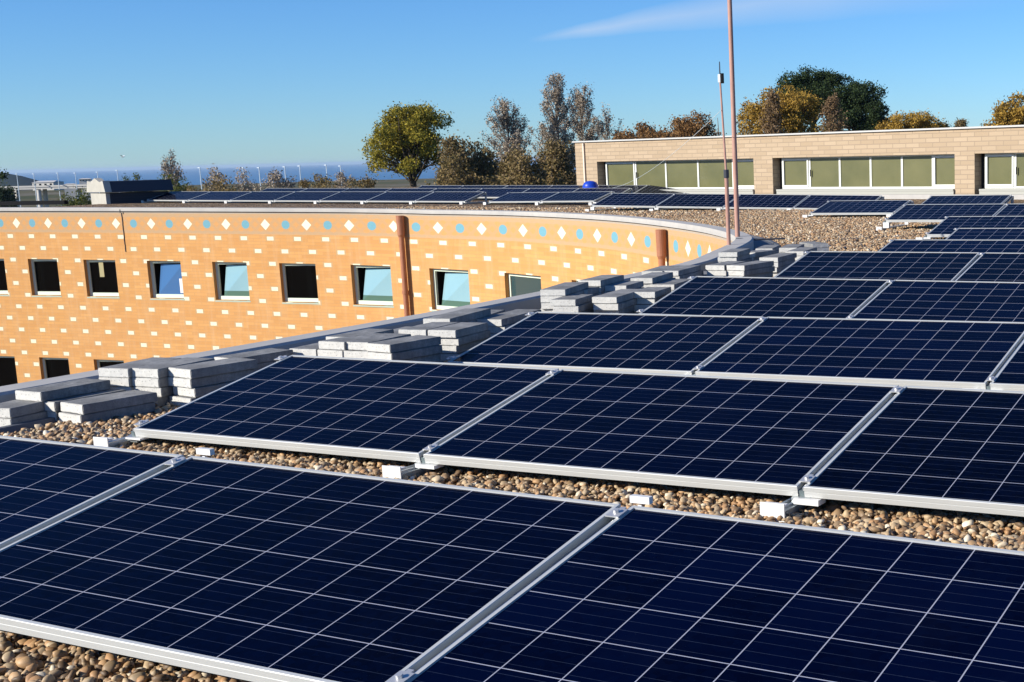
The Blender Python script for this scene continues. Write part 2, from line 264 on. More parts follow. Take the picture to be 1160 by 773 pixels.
fcol = g.mix(g.math('MULTIPLY', edgeb, .6), fcol, (.48, .35, .22))
wallc = g.mix(fv, oc, fcol)
plain = g.math('LESS_THAN', V_, .10)
wallc = g.mix(plain, wallc, g.mix(fine, (.38, .32, .26), (.48, .41, .33)))
wallc = g.mix(g.math('MULTIPLY', rj, .5), wallc, (.46, .36, .22))
wallc = g.mix(rect, wallc, (.86, .78, .56))
dd = g.math('ADD', g.math('MULTIPLY', g.math('ABSOLUTE', frac(U_, 0, 1.0)), 1/.115), g.math('MULTIPLY', g.math('ABSOLUTE', vc), 1/.135))
dia = g.math('LESS_THAN', dd, 1.0); wallc = g.mix(dia, wallc, (.88, .82, .60))
e1 = g.math('POWER', g.math('MULTIPLY', frac(U_, .5, 1.0), 1/.098), 2.0); e2 = g.math('POWER', g.math('MULTIPLY', vc, 1/.105), 2.0)
blu = g.math('LESS_THAN', g.math('ADD', e1, e2), 1.0); wallc = g.mix(blu, wallc, (.17, .38, .46))
g.col(wallc)
g.bump(g.math('ADD', br.outputs['Fac'], g.math('MULTIPLY', rect, -.8)), .25, .01)
# tan block building
M_tan = mat('tan block masonry', (.5, .38, .26), .9, 0, .15); g = G(M_tan); uv = g.n('ShaderNodeUVMap').outputs[0]
br = g.n('ShaderNodeTexBrick'); br.inputs['Scale'].default_value = 1; br.inputs['Brick Width'].default_value = .42; br.inputs['Row Height'].default_value = .115
br.inputs['Mortar Size'].default_value = .011; br.inputs['Color1'].default_value = (.47, .355, .235, 1); br.inputs['Color2'].default_value = (.58, .45, .31, 1); br.inputs['Mortar'].default_value = (.34, .265, .19, 1)
g.l(uv, br.inputs['Vector']); g.col(g.mix(g.math('MULTIPLY', g.noise(.7, 6, g.pos()), .5), br.outputs['Color'], (.46, .36, .25))); g.bump(br.outputs['Fac'], -.4, .015)
M_wframe = mat('white painted frame', (.80, .82, .76), .5)
M_sill0 = mat('green grey sill', (.34, .40, .32), .6)
M_gframe = mat('pale green window frame', (.70, .80, .66), .45)
M_olive = mat('olive tinted glass', (.085, .085, .030), .12, 0, .5); g = G(M_olive); x_, y_, z_ = g.sep(g.pos())
g.col(g.mix(g.noise(1.1, 5, g.pos()), (.085, .095, .045), (.21, .20, .095)))
M_darkglass = mat('dark window glass', (.006, .005, .005), .05, 0, .12); g = G(M_darkglass)
tb__ = g.n('ShaderNodeBsdfTransparent'); tb__.inputs[0].default_value = (.55, .6, .6, 1); mx_ = g.n('ShaderNodeMixShader'); mx_.inputs[0].default_value = .6
g.l(g.b.outputs[0], mx_.inputs[1]); g.l(tb__.outputs[0], mx_.inputs[2]); g.l(mx_.outputs[0], [n_ for n_ in g.t.nodes if n_.type == 'OUTPUT_MATERIAL'][0].inputs[0])
M_blueglass = mat('blue sky reflection painted on pane', (.05, .13, .29), .10, 0, .5)  # blue reflection of the sky painted as the pane colour
M_tealglass = mat('dim teal glass', (.030, .060, .065), .08, 0, .4)
M_paleglass = mat('pale sky reflection painted on pane', (.24, .42, .48), .10, 0, .5); g = G(M_paleglass)  # reflected sky painted into the pane colour, green towards the bottom
x_, y_, z_ = g.sep(g.obj()); g.col(g.mix(g.math('LESS_THAN', z_, .22), g.mix(g.noise(1.3, 4, g.obj()), (.22, .40, .47), (.30, .48, .53)), (.09, .17, .13)))
M_curt = mat('dim curtain', (.05, .05, .055), .9)
M_paper = mat('yellowed paper', (.34, .30, .16), .9)
M_dark = mat('black of dark rooms and recess shade', (.006, .006, .006), .9)
M_terra = mat('terracotta pipe', (.38, .12, .05), .6); g = G(M_terra); g.col(g.mix(g.noise(6, 6, g.pos()), (.30, .11, .055), (.44, .18, .09)))
M_copper = mat('weathered red oxide mast', (.40, .21, .16), .6); g = G(M_copper); P = g.pos(); mpp = g.n('ShaderNodeMapping'); g.l(P, mpp.inputs[0]); mpp.inputs['Scale'].default_value = (8, 8, 2)
g.col(g.mix(g.noise(3, 6, mpp.outputs[0]), (.34, .15, .11), (.55, .34, .27)))
M_lamp = mat('galvanised lamp column', (.55, .62, .66), .5)
M_viad = mat('pale viaduct concrete', (.60, .58, .54), .8)
M_slate = mat('dark slate louvres', (.045, .05, .065), .6, 0, .2); M_stone = mat('pale limestone', (.40, .385, .33), .85); g = G(M_stone); g.col(g.mix(g.noise(5, 6, g.pos()), (.30, .29, .25), (.48, .46, .40)))
M_bluep = mat('blue plastic', (.01, .05, .42), .35)
M_black = mat('black bitumen', (.008, .009, .011), .8, 0, .1)
M_bird = mat('white feathers', (.8, .8, .8), .8)

# gravel
def pebble_colour(g, f):
    return g.ramp(f, [(0, (.05, .032, .018)), (.14, (.17, .10, .05)), (.28, (.44, .24, .105)), (.42, (.56, .35, .17)), (.54, (.22, .15, .085)), (.68, (.64, .48, .28)), (.80, (.32, .24, .15)), (.92, (.56, .44, .28)), (1, (.95, .87, .68))])
M_peb = mat('river pebble', (.3, .2, .1), .55, 0, .35); g = G(M_peb)
pc = pebble_colour(g, g.rnd()); g.col(g.mix(g.math('MULTIPLY', g.noise(1.6, 4, g.obj()), .45), pc, (.36, .25, .15)))
M_grav = mat('river gravel bed', (.3, .2, .1), .8, 0, .2); g = G(M_grav); P = g.pos()
v = g.n('ShaderNodeTexVoronoi'); v.inputs['Scale'].default_value = 24; g.l(P, v.inputs['Vector'])
sc = g.n('ShaderNodeSeparateColor'); g.l(v.outputs['Color'], sc.inputs[0])
gc = pebble_colour(g, sc.outputs[0])
gc = g.mix(g.math('GREATER_THAN', v.outputs['Distance'], .52), gc, (.05, .03, .02))
g.col(gc); g.bump(g.math('SUBTRACT', 1, v.outputs['Distance']), 1.0, .03)

def scale_albedo(m, f):
    g = G(m); i = g.b.inputs['Base Color']
    if not i.is_linked: i.default_value = (*[c*f for c in i.default_value[:3]], 1); return
    src = i.links[0].from_socket; g.col(g.mix(1.0, src, (f, f, f), 'MULTIPLY'))
for m_, f_ in ((M_wall, .86), (M_tan, .78), (M_conc, .80), (M_split_lit, .84), (M_cope, .98), (M_peb, .88), (M_grav, .88), (M_al, .82), (M_white, .80), (M_wframe, .78), (M_gframe, .85), (M_olive, .85), (M_paleglass, .85), (M_viad, .8), (M_pv, .72), (M_copper, .85), (M_terra, .85)): scale_albedo(m_, f_)
# ------------------------------------------------------------------ roof height
def sst(t): t = min(1, max(0, t)); return t*t*(3-2*t)
def zr(x, y): return .013*min(16, max(0, -x-16))*sst((y-12)/6)
GZ = -.085

# wall plan curve
def crom(P, n=8):
    P = [Vector((*p, 0)) for p in P]; o = []
    P = [2*P[0]-P[1]]+P+[2*P[-1]-P[-2]]
    for i in range(1, len(P)-2):
        for k in range(n):
            t = k/n; a, b, c, d = P[i-1:i+3]
            o.append(.5*((2*b)+(c-a)*t+(2*a-5*b+4*c-d)*t*t+(3*b-a-3*c+d)*t**3))
    o.append(P[-2]); return o
CUR = crom(DATA['wall'], 12)
SA = [0]
for a, b in zip(CUR, CUR[1:]): SA.append(SA[-1]+(b-a).length)
SMAX = SA[-1]
def curve(s):
    """point and outward (roof-side) normal of the courtyard wall at arc length s"""
    s = min(max(s, 0), SMAX-1e-6)
    lo = int(np.searchsorted(SA, s, side='right'))-1
    t = (s-SA[lo])/(SA[lo+1]-SA[lo]); p = CUR[lo].lerp(CUR[lo+1], t)
    i0 = max(lo-3, 0); i1 = min(lo+4, len(CUR)-1)
    d = (CUR[i1]-CUR[i0]).normalized()
    return p, Vector((d.y, -d.x, 0))        # tangent runs from near to far-left; roof is on its right
def nearest(x, y):
    d = [(c.x-x)**2+(c.y-y)**2 for c in CUR[::3]]; i = int(np.argmin(d))*3
    return SA[i], math.sqrt(min(d))
UT = DATA['utab']; us = [u[0] for u in UT][::-1]; uk = [u[1] for u in UT][::-1]
def upat(s):
    if s <= us[0]: return uk[0]+(us[0]-s)/1.35
    if s >= us[-1]: return uk[-1]-(s-us[-1])/1.03
    return float(np.interp(s, us, uk))
ZT = .005     # wall top below the coping slab
def ztop(s):
    p, n = curve(s); return ZT+zr(p.x, p.y)

# ------------------------------------------------------------------ ground, sea
def polar(name, rings, nseg, zf, m, c=(0, 0)):
    mb = MB(); vs = []; fs = []
    for i, r in enumerate(rings):
        for k in range(nseg):
            t = 2*math.pi*k/nseg; X = c[0]+r*math.cos(t); Y = c[1]+r*math.sin(t); vs.append((X, Y, zf(X, Y, r)))
    for i in range(len(rings)-1):
        for k in range(nseg): a = i*nseg+k; b = i*nseg+(k+1) % nseg; fs.append((a, b, b+nseg, a+nseg))
    mb.add(vs, fs); return mb.build(name, m)
M_gr = mat('scrubby land', (.06, .07, .03), .95, 0, .1); g = G(M_gr); P = g.pos()
g.col(g.ramp(g.noise(.012, 8, P, .7), [(.3, (.035, .045, .02)), (.45, (.07, .075, .03)), (.55, (.12, .10, .055)), (.68, (.16, .15, .12))]))
def gz(X, Y, r):
    z = -9 if r < 140 else -9-3*sst((r-140)/260)
    z -= 36*sst((r-1000)/1900)
    z += 1.0*noise.noise(Vector((X*.01, Y*.01, 0)))*sst((r-60)/100)
    return z
gr = polar('ground', [0.5, 10, 25, 50, 80, 120, 160, 200, 250, 320, 400, 520, 700, 900, 1200, 1600, 2200, 2900, 3300], 72, gz, M_gr)
tag(gr, kind='structure')
M_sea = mat('sea water', (.012, .085, .19), .30, 0, .5); g = G(M_sea)
g.col(g.mix(g.noise(.0006, 5, g.pos()), (.008, .075, .18), (.02, .11, .23))); g.bump(g.noise(.05, 6, g.pos()), .6, 1.5)
sea = polar('sea', [2500, 4000, 7000, 12000, 20000, 32000, 45000], 96, lambda X, Y, r: -45, M_sea)
tag(sea, kind='structure')
hb = MB(); hp = [Vector(p) for p in DATA['hill']]
vs = []
for k, p in enumerate(hp):
    away = (Vector((p.x, p.y, 0))-Vector((CAM.x, CAM.y, 0))).normalized()
    for q, hgt in ((-160, 0), (-60, .75), (0, 1), (120, .7), (300, 0)):
        b = Vector((p.x, p.y, 0))+away*q; vs.append((b.x, b.y, -44+(p.z+44)*hgt+(3*noise.noise(b*.02) if hgt > .1 else 0)))
fs = [(i*5+j, (i+1)*5+j, (i+1)*5+j+1, i*5+j+1) for i in range(len(hp)-1) for j in range(4)]
M_hill = mat('wooded headland', (.03, .045, .05), .9, 0, .1); hb.add(vs, fs)
tag(hb.build('hill', M_hill, smooth=True), kind='structure')

# ------------------------------------------------------------------ courtyard building
bld = empty('courtyard_building', (0, 0, -9))
tag(bld, 'curved orange courtyard building with cream inlays and a cream and blue diamond frieze', 'building')
def child(mb, name, m, parent=bld, **k):
    o = mb.build(name, m, parent, **k)
    o.matrix_parent_inverse = parent.matrix_world.inverted() if False else Matrix.Translation(-parent.location)
    return o
wins = DATA['win']
WB = 6.2
sbreak = sorted(set([round(s, 3) for s in np.arange(0, SMAX, .5)]+[w_[0] for w_ in wins]+[w_[1] for w_ in wins]+[SMAX]))
sb = [sbreak[0]]
for s in sbreak[1:]:
    if s-sb[-1] > .02 or any(abs(s-w_[i]) < 1e-6 for w_ in wins for i in (0, 1)): sb.append(s)
vb = [0, .10, .6, 1.30, 2.26, 3.0, 3.92, 4.9, 7.0, 9.2]
def inwin(s0, s1, v0, v1):
    sm = (s0+s1)/2; vm = (v0+v1)/2
    return any(w_[0] < sm < w_[1] and w_[2] < vm < w_[3] for w_ in wins)
mb = MB()
def wp(s, v, d=0):
    p, n = curve(s); q = p+n*d; return Vector((q.x, q.y, ztop(s)-v))
for s0, s1 in zip(sb, sb[1:]):
    for v0, v1 in zip(vb, vb[1:]):
        if inwin(s0, s1, v0, v1): continue
        mb.add([wp(s0, v0), wp(s1, v0), wp(s1, v1), wp(s0, v1)], [(0, 1, 2, 3)], 0,
               [[(upat(s0), v0), (upat(s1), v0), (upat(s1), v1), (upat(s0), v1)]])
REV = .17
for a, b, t, c in wins:       # reveals
    q = [wp(a, t), wp(b, t), wp(b, c), wp(a, c)]; r_ = [wp(a, t, REV), wp(b, t, REV), wp(b, c, REV), wp(a, c, REV)]
    for i in range(4):
        j = (i+1) % 4
        mb.add([q[i], r_[i], r_[j], q[j]], [(0, 1, 2, 3)], 0, [[(.25, 1.2)]*4])
child(mb, 'wall', M_wall)
# windows
kinds = ['dark', 'dark', 'dark', 'blue', 'pale', 'dark', 'pale', 'pale', 'teal', 'teal', 'dark', 'dark', 'dark']
for wi, ((a, b, t, c), kd) in enumerate(zip(wins, kinds)):
    pa, n = curve(a); pb, _ = curve(b)
    # local frame: x from b(left seen from court) to a (right), z up, y into the building
    Lp = wp(b, c, .10); Rp = wp(a, c, .10); xd = (Rp-Lp); Wd = xd.length; xd.normalize(); yd = Vector((-xd.y, xd.x, 0))
    if yd.dot(n) < 0: yd = -yd
    Hh = (c-t)
    we = bpy.data.objects.new('window', None); COL.objects.link(we)
    Mx = Matrix((( xd.x, yd.x, 0, Lp.x), (xd.y, yd.y, 0, Lp.y), (0, 0, 1, Lp.z), (0, 0, 0, 1)))
    we.parent = bld; we.matrix_parent_inverse = Matrix.Translation(-bld.location); we.matrix_basis = Mx
    f = MB(); fw_ = .07
    f.box(0, Wd, 0, .06, 0, fw_*1.3); f.box(0, Wd, 0, .06, Hh-fw_, Hh); f.box(0, fw_, 0, .06, fw_*1.3, Hh-fw_); f.box(Wd-fw_, Wd, 0, .06, fw_*1.3, Hh-fw_)
    f.build('window_frame', M_gframe, we)
    si = MB(); si.box(-.01, Wd+.02, -.105, -.002, -.045, -.012); si.build('window_sill', M_sill0, we)
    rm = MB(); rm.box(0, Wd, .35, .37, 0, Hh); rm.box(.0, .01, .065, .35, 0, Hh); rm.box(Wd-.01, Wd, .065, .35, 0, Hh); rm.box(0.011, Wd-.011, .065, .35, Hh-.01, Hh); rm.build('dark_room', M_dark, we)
    gl = MB()
    m_ = dict(teal=M_tealglass, dark=M_darkglass, blue=M_blueglass, pale=M_paleglass)[kd]
    x0, x1, z0, z1 = fw_+.002, Wd-fw_-.002, fw_*1.3+.002, Hh-fw_-.002
    if kd in ('dark', 'teal'):
        gl.box(x0, x1, .03, .036, z0, z1); gl.build('pane', m_, we)
        if wi in (1, 5, 8, 11):
            cu = MB(); xc = x0+(x1-x0)*(.12 if wi != 5 else .62)
            for kk in range(5): cu.box(xc+kk*.035, xc+kk*.035+.022, .05+.01*(kk % 2), .056+.01*(kk % 2), z0+.02, z1-.02)
            cu.build('curtain', M_curt, we)
        if wi == 2:
            pp = MB(); pp.box(Wd*.36, Wd*.50, .020, .026, Hh*.52, z1-.01); pp.build('hanging_paper', M_paper, we)
    else:
        k = (x1-x0)
        gl.add([(x0+.10*k, .035, z0), (x1, .035, z0), (x1, .05, z1-.03), (x0+.17*k, .13, z1-.03), (x0+.10*k, .045, z0), (x1, .045, z0), (x1, .06, z1-.03), (x0+.17*k, .14, z1-.03)],
               [(0, 1, 2, 3), (7, 6, 5, 4), (0, 4, 5, 1), (1, 5, 6, 2), (2, 6, 7, 3), (3, 7, 4, 0)])
        gl.build('pane', m_, we)
        if wi == 3:
            pp = MB(); pp.box(x1-.14*k, x1-.01, .018, .024, z0+.03, z0+.40); pp.build('paper_notice', M_white, we)
# coping slabs
mb = MB(); CW = .19
prof = [(-.05, -.045), (-.05, .0), (-.045, .04), (CW-.02, .045), (CW, .03), (CW, -.10)]
ns = int(SMAX/.25); prev = None; vs = []
for i in range(ns+1):
    s = SMAX*i/ns; p, n = curve(s); zz = ztop(s)
    for d, h in prof: q = p+n*d; vs.append((q.x, q.y, zz+h))
m_ = len(prof); fs = [(i*m_+j, (i+1)*m_+j, (i+1)*m_+j+1, i*m_+j+1) for i in range(ns) for j in range(m_-1)]
mb.add(vs, fs); child(mb, 'coping', M_cope)
# gutter strip at roof side of the coping
mb = MB(); vs = []
for i in range(ns+1):
    s = SMAX*i/ns; p, n = curve(s); zz = zr(p.x, p.y)+GZ
    for d, h in ((CW-.01, -.012), (CW+.30, -.006), (CW+.30, .012), (CW+.34, .012), (CW+.35, -.02)): q = p+n*d; vs.append((q.x, q.y, zz+h+.01))
m_ = 5; mb.add(vs, [(i*m_+j, (i+1)*m_+j, (i+1)*m_+j+1, i*m_+j+1) for i in range(ns) for j in range(m_-1)])
child(mb, 'roof_gutter', M_gut)
# expansion joint
mb = MB(); sj = 47.05
a = wp(sj, -.04, -.055); 
for k in range(12):
    v0 = -.0+k*.09; v1 = v0+.09; ds = .004*math.sin(k*1.7)
    q0 = wp(sj+ds, v0, -.008 if v0 > .05 else -.052); q1 = wp(sj+ds, v1, -.008 if v0 > .05 else -.052)
    mb.tube(q0, q1, .011, n=5)
child(mb, 'expansion_joint', M_slate)
# downpipes
for s, rr in zip(DATA['pipes'], (.082, .078)):
    mb = MB(); p, n = curve(s); q = p-n*(rr+.03); zt = ztop(s)-.10
    mb.tube((q.x, q.y, zt-.45), (q.x, q.y, zt), rr*1.05, rr*1.15, 18); mb.tube((q.x, q.y, -9), (q.x, q.y, zt-.44), rr*.78, None, 16)
    mb.tube((q.x, q.y, zt-.50), (q.x, q.y, zt-.44), rr*.78, rr*1.05, 16)
    for zz in (-1.9, -3.9): mb.tube((q.x, q.y, zz), (q.x, q.y, zz+.07), rr*.95, None, 16)
    o = child(mb, 'downpipe', M_terra, smooth=False)
# courtyard ground
# ------------------------------------------------------------------ roof gravel sheet (grid that follows the courtyard curve)
mb = MB(); offs = [CW+.34, .9, 1.6, 2.6, 4, 6, 8, 10, 12.5, 15, 18, 22]
ns2 = 150; vs = []
for i in range(ns2+1):
    s = SMAX*i/ns2; p, n = curve(s)
    for d in offs: q = p+n*(d if p.x > -31.2 else min(d, 3.0+d*.01)); vs.append((q.x, q.y, GZ-.012+zr(q.x, q.y)))
m_ = len(offs); mb.add(vs, [(i*m_+j, (i+1)*m_+j, (i+1)*m_+j+1, i*m_+j+1) for i in range(ns2) for j in range(m_-1)])
# underlay body of the roof: outer fascia
vs = []
for i in range(ns2+1):
    s = SMAX*i/ns2; p, n = curve(s); q = p+n*(offs[-1] if p.x > -31.2 else 3.22)
    vs += [(q.x, q.y, GZ-.012+zr(q.x, q.y)), (q.x, q.y, -9)]
mb.add(vs, [(i*2, i*2+2, i*2+3, i*2+1) for i in range(ns2)])
o = child(mb, 'flat_roof', M_grav)

# pebbles
pm = []
for k in range(7):
    bm = bmesh.new(); bmesh.ops.create_icosphere(bm, subdivisions=2, radius=1)
    sx, sy, sz = 1, rng.uniform(.55, .92), rng.uniform(.40, .72); off = Vector(rng.uniform(-50, 50, 3))
    for v_ in bm.verts:
        d = 1+.42*noise.noise(v_.co*1.15+off); v_.co = Vector((v_.co.x*sx, v_.co.y*sy, v_.co.z*sz))*d
    me = bpy.data.meshes.new('pebble'); bm.to_mesh(me); bm.free(); me.materials.append(M_peb)
    me.polygons.foreach_set('use_smooth', [True]*len(me.polygons)); pm.append(me)
def clear_of_wall(x, y, lim):
    s, d = nearest(x, y); p, n = curve(s); side = (Vector((x, y, 0))-p).dot(n)
    return side > lim
pts = []
def scatter(x0, x1, y0, y1, dens, smin, smax, lay=1, test=None):
    n = int((x1-x0)*(y1-y0)*dens)
    for _ in range(n):
        x = rng.uniform(x0, x1); y = rng.uniform(y0, y1)
        if test and not test(x, y): continue
        s = (smin*.85+(smax-smin*.85)*rng.random()**1.9)*.53
        pts.append((x, y, GZ+zr(x, y)+rng.uniform(-.012, .012)*lay, s))
wl = lambda x, y: x > -1.3+CW+.30
scatter(-.9, 3.4, -3.0, -1.95, 3600, .022, .046, 1)
scatter(-1.1, 6.5, -.75, .25, 3600, .020, .044, 1, wl)
scatter(-1.1, .15, .25, 4.5, 2000, .022, .044, 1, wl)
scatter(-1.4, .15, 4.5, 9, 1200, .025, .046, 1, lambda x, y: clear_of_wall(x, y, CW+.34))
scatter(-9, 1.2, 8.7, 23.5, 560, .035, .062, .6, lambda x, y: clear_of_wall(x, y, CW+.36) and (x-CAM.x)*.45+(y-CAM.y)*.9 < 30)
scatter(-20, -7, 16.5, 25, 260, .045, .075, .6, lambda x, y: clear_of_wall(x, y, CW+.36) and not clear_of_wall(x, y, 5))
pa = np.array(pts)
me = bpy.data.meshes.new('gravel_points'); me.from_pydata([tuple(p[:3]) for p in pts], [], [])
at = me.attributes.new('psize', 'FLOAT', 'POINT'); at.data.foreach_set('value', pa[:, 3].astype(np.float32))
at = me.attributes.new('prot', 'FLOAT_VECTOR', 'POINT')
rot = np.stack([rng.normal(0, .45, len(pts)), rng.normal(0, .45, len(pts)), rng.uniform(0, 6.28, len(pts))], 1).astype(np.float32)
at.data.foreach_set('vector', rot.ravel())
go = link('roof_gravel', me); tag(go, 'loose brown and cream river pebbles covering the flat roof', 'gravel', kind='stuff')
ng = bpy.data.node_groups.new('pebbles', 'GeometryNodeTree')
ng.interface.new_socket('Geometry', in_out='INPUT', socket_type='NodeSocketGeometry'); ng.interface.new_socket('Geometry', in_out='OUTPUT', socket_type='NodeSocketGeometry')
gi = ng.nodes.new('NodeGroupInput'); gout = ng.nodes.new('NodeGroupOutput')
iop = ng.nodes.new('GeometryNodeInstanceOnPoints'); iop.inputs['Pick Instance'].default_value = True
ng.links.new(gi.outputs[0], iop.inputs['Points'])
# template pebbles collected as instances inside the node tree
pcol = bpy.data.collections.new('pebble_kinds')
for k, m_ in enumerate(pm): ob = bpy.data.objects.new('pebble', m_); pcol.objects.link(ob)
ci = ng.nodes.new('GeometryNodeCollectionInfo'); ci.inputs['Collection'].default_value = pcol; ci.inputs['Separate Children'].default_value = True; ci.inputs['Reset Children'].default_value = True
ng.links.new(ci.outputs[0], iop.inputs['Instance'])
def attr(nm, ty):
    a = ng.nodes.new('GeometryNodeInputNamedAttribute'); a.data_type = ty; a.inputs['Name'].default_value = nm; return [o for o in a.outputs if o.enabled and o.name == 'Attribute'][0]
ng.links.new(attr('psize', 'FLOAT'), iop.inputs['Scale']); ng.links.new(attr('prot', 'FLOAT_VECTOR'), iop.inputs['Rotation'])
ng.links.new(iop.outputs[0], gout.inputs[0])
md = go.modifiers.new('pebbles', 'NODES'); md.node_group = ng

# ------------------------------------------------------------------ solar panels
PW, PH = 1.65, .99
def ring(inset, z): return [(inset, inset, z), (PW-inset, inset, z), (PW-inset, PH-inset, z), (inset, PH-inset, z)]
def frame_mesh():
    pr_ = [(.012, -.006), (.012, 0), (.0015, 0), (0, -.0015), (0, -.017), (.001, -.0178), (.001, -.0192), (0, -.020), (0, -.038), (.026, -.038)]
    vs = []; fs = []
    for i, z in pr_: vs += ring(i, z)
    for k in range(len(pr_)-1):
        for j in range(4): a = k*4+j; b = k*4+(j+1) % 4; fs.append((a, b, b+4, a+4))
    return MB().add(vs, fs).mesh('frame', M_al)
ME_FRAME = frame_mesh()
gm = MB(); gm.box(.0118, PW-.0118, .0118, PH-.0118, -.009, -.0045); ME_GLASS = gm.mesh('cells', M_pv)
jm = MB(); jm.box(PW/2-.06, PW/2+.06, PH-.16, PH-.06, -.034, -.0095); ME_JB = jm.mesh('junction_box', M_black, bevel=.004)
def basis(q):
    x, y, z, a, t, r = q
    X = Vector((math.cos(a)*math.cos(r), math.sin(a)*math.cos(r), math.sin(r)))
    Y = Vector((-math.sin(a)*math.cos(t), math.cos(a)*math.cos(t), math.sin(t))); Y = (Y-X*X.dot(Y)).normalized()
    Z = X.cross(Y)
    return Matrix(((X.x, Y.x, Z.x, x), (X.y, Y.y, Z.y, y), (X.z, Y.z, Z.z, z), (0, 0, 0, 1)))
def panel(q, label, group):
    e = empty('solar_panel'); e.matrix_world = basis(q); tag(e, label, 'solar panel', group)
    link('frame', ME_FRAME, e); link('cells', ME_GLASS, e); link('junction_box', ME_JB, e)
    return e
# mounting rail meshes (local: origin at the panel corner plane, centred on the gap)
def rail_meshes():
    r = {}
    ct, st = math.cos(.2), math.sin(.2)
    m = MB(); m.box(-.034, .034, -.012, PH+.05, -.062, -.0385); r['support_channel'] = m.mesh('support_channel', M_rail)
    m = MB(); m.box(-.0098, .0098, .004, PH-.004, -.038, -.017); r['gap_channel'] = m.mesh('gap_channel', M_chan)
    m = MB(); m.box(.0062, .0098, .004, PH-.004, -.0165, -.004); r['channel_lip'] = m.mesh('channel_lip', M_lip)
    m = MB()
    for yy in (.035, PH-.085):
        m.box(-.021, .021, yy, yy+.05, .001, .0045); m.tube((0, yy+.025, .005), (0, yy+.025, .012), .009, None, 6)
    r['clamp'] = None
    cm = MB(); cm.box(-.021, .021, 0, .05, .001, .0045); cm.tube((0, .025, .0047), (0, .025, .013), .0085, None, 6); cm.box(-.008, .008, .0502, .062, -.012, .004)
    r['clamp'] = cm.mesh('clamp', M_bolt)
    return r
RM = rail_meshes()
def rail(q, label, group, side=0, far=False, cap=True):
    """side 0: in the gap left of panel q; +1: at the right end of panel q"""
    B = basis(q); off = -.0125 if side == 0 else PW+.0125
    if side == 2: off = -.02
    e = empty('mounting_rail'); p = B @ Vector((off, 0, 0))
    e.matrix_world = Matrix.Translation(p) @ B.to_3x3().to_4x4(); tag(e, label, 'mounting rail', group)
    link('support_channel', RM['support_channel'], e)
    if True:
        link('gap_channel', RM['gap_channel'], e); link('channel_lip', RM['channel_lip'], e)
        for yy in (.035, PH-.085):
            c = link('clamp', RM['clamp'], e); c.location = (0, yy, 0)
    # gravel-level parts are level: counter-rotate
    Minv = e.matrix_world.inverted(); a = q[3]
    T = Minv @ Matrix.Translation(p) @ Matrix.Rotation(a, 4, 'Z')
    gz_ = GZ+zr(p.x, p.y)-p.z
    zb = min(gz_, -.07)
    def part(mb, name, m, **k):
        o = mb.build(name, m, e, **k); o.matrix_basis = T; return o
    m = MB(); m.box(-.084, -.016, -.115, PH+.12, zb-.01, zb+.028); part(m, 'base_channel', M_rail)
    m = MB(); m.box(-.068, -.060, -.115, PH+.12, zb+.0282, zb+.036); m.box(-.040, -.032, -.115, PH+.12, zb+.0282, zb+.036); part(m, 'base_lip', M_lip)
    m = MB(); m.box(-.098, -.004, -.12, -.1151, zb-.012, zb+.062); m.box(-.094, -.008, -.1149, -.08, zb+.050, zb+.055); part(m, 'end_plate', M_white, bevel=.001)
    m = MB(); m.box(-.02, .075, -.016, .045, zb+.0365, -.0395 if zb < -.08 else -.036); part(m, 'front_foot', M_white)
    t_ = math.asin((B.to_3x3() @ Vector((0, 1, 0))).z)
    yb = (PH+.03)*math.cos(t_); zt = (PH+.03)*math.sin(t_)
    m = MB(); m.box(-.03, .03, yb+.02, yb+.026, zb+.03, zt-.05); m.box(-.032, .032, yb+.0262, yb+.045, zt-.016 if cap else zt-.09, zt+.004 if cap else zt-.06); m.box(-.006, .006, yb+.0262, yb+.03, zt-.05, zt-.0205); part(m, 'rear_post', M_white)
    return e
PD = DATA['panels']
for k, (a_, b_) in {'1D': ('1C', 1), '2D': ('2C', 1), '3C': ('3B', 1), '4C': ('4B', 1), '5C': ('5B', 1), '6B': ('6A', 1), '7B': ('7A', 1), '8B': ('8A', 1), '9C': ('9B', 1)}.items():
    q = list(PD[a_]); B = basis(q); p = B @ Vector((PW+.025, 0, 0)); q[0], q[1], q[2] = p; PD[k] = q
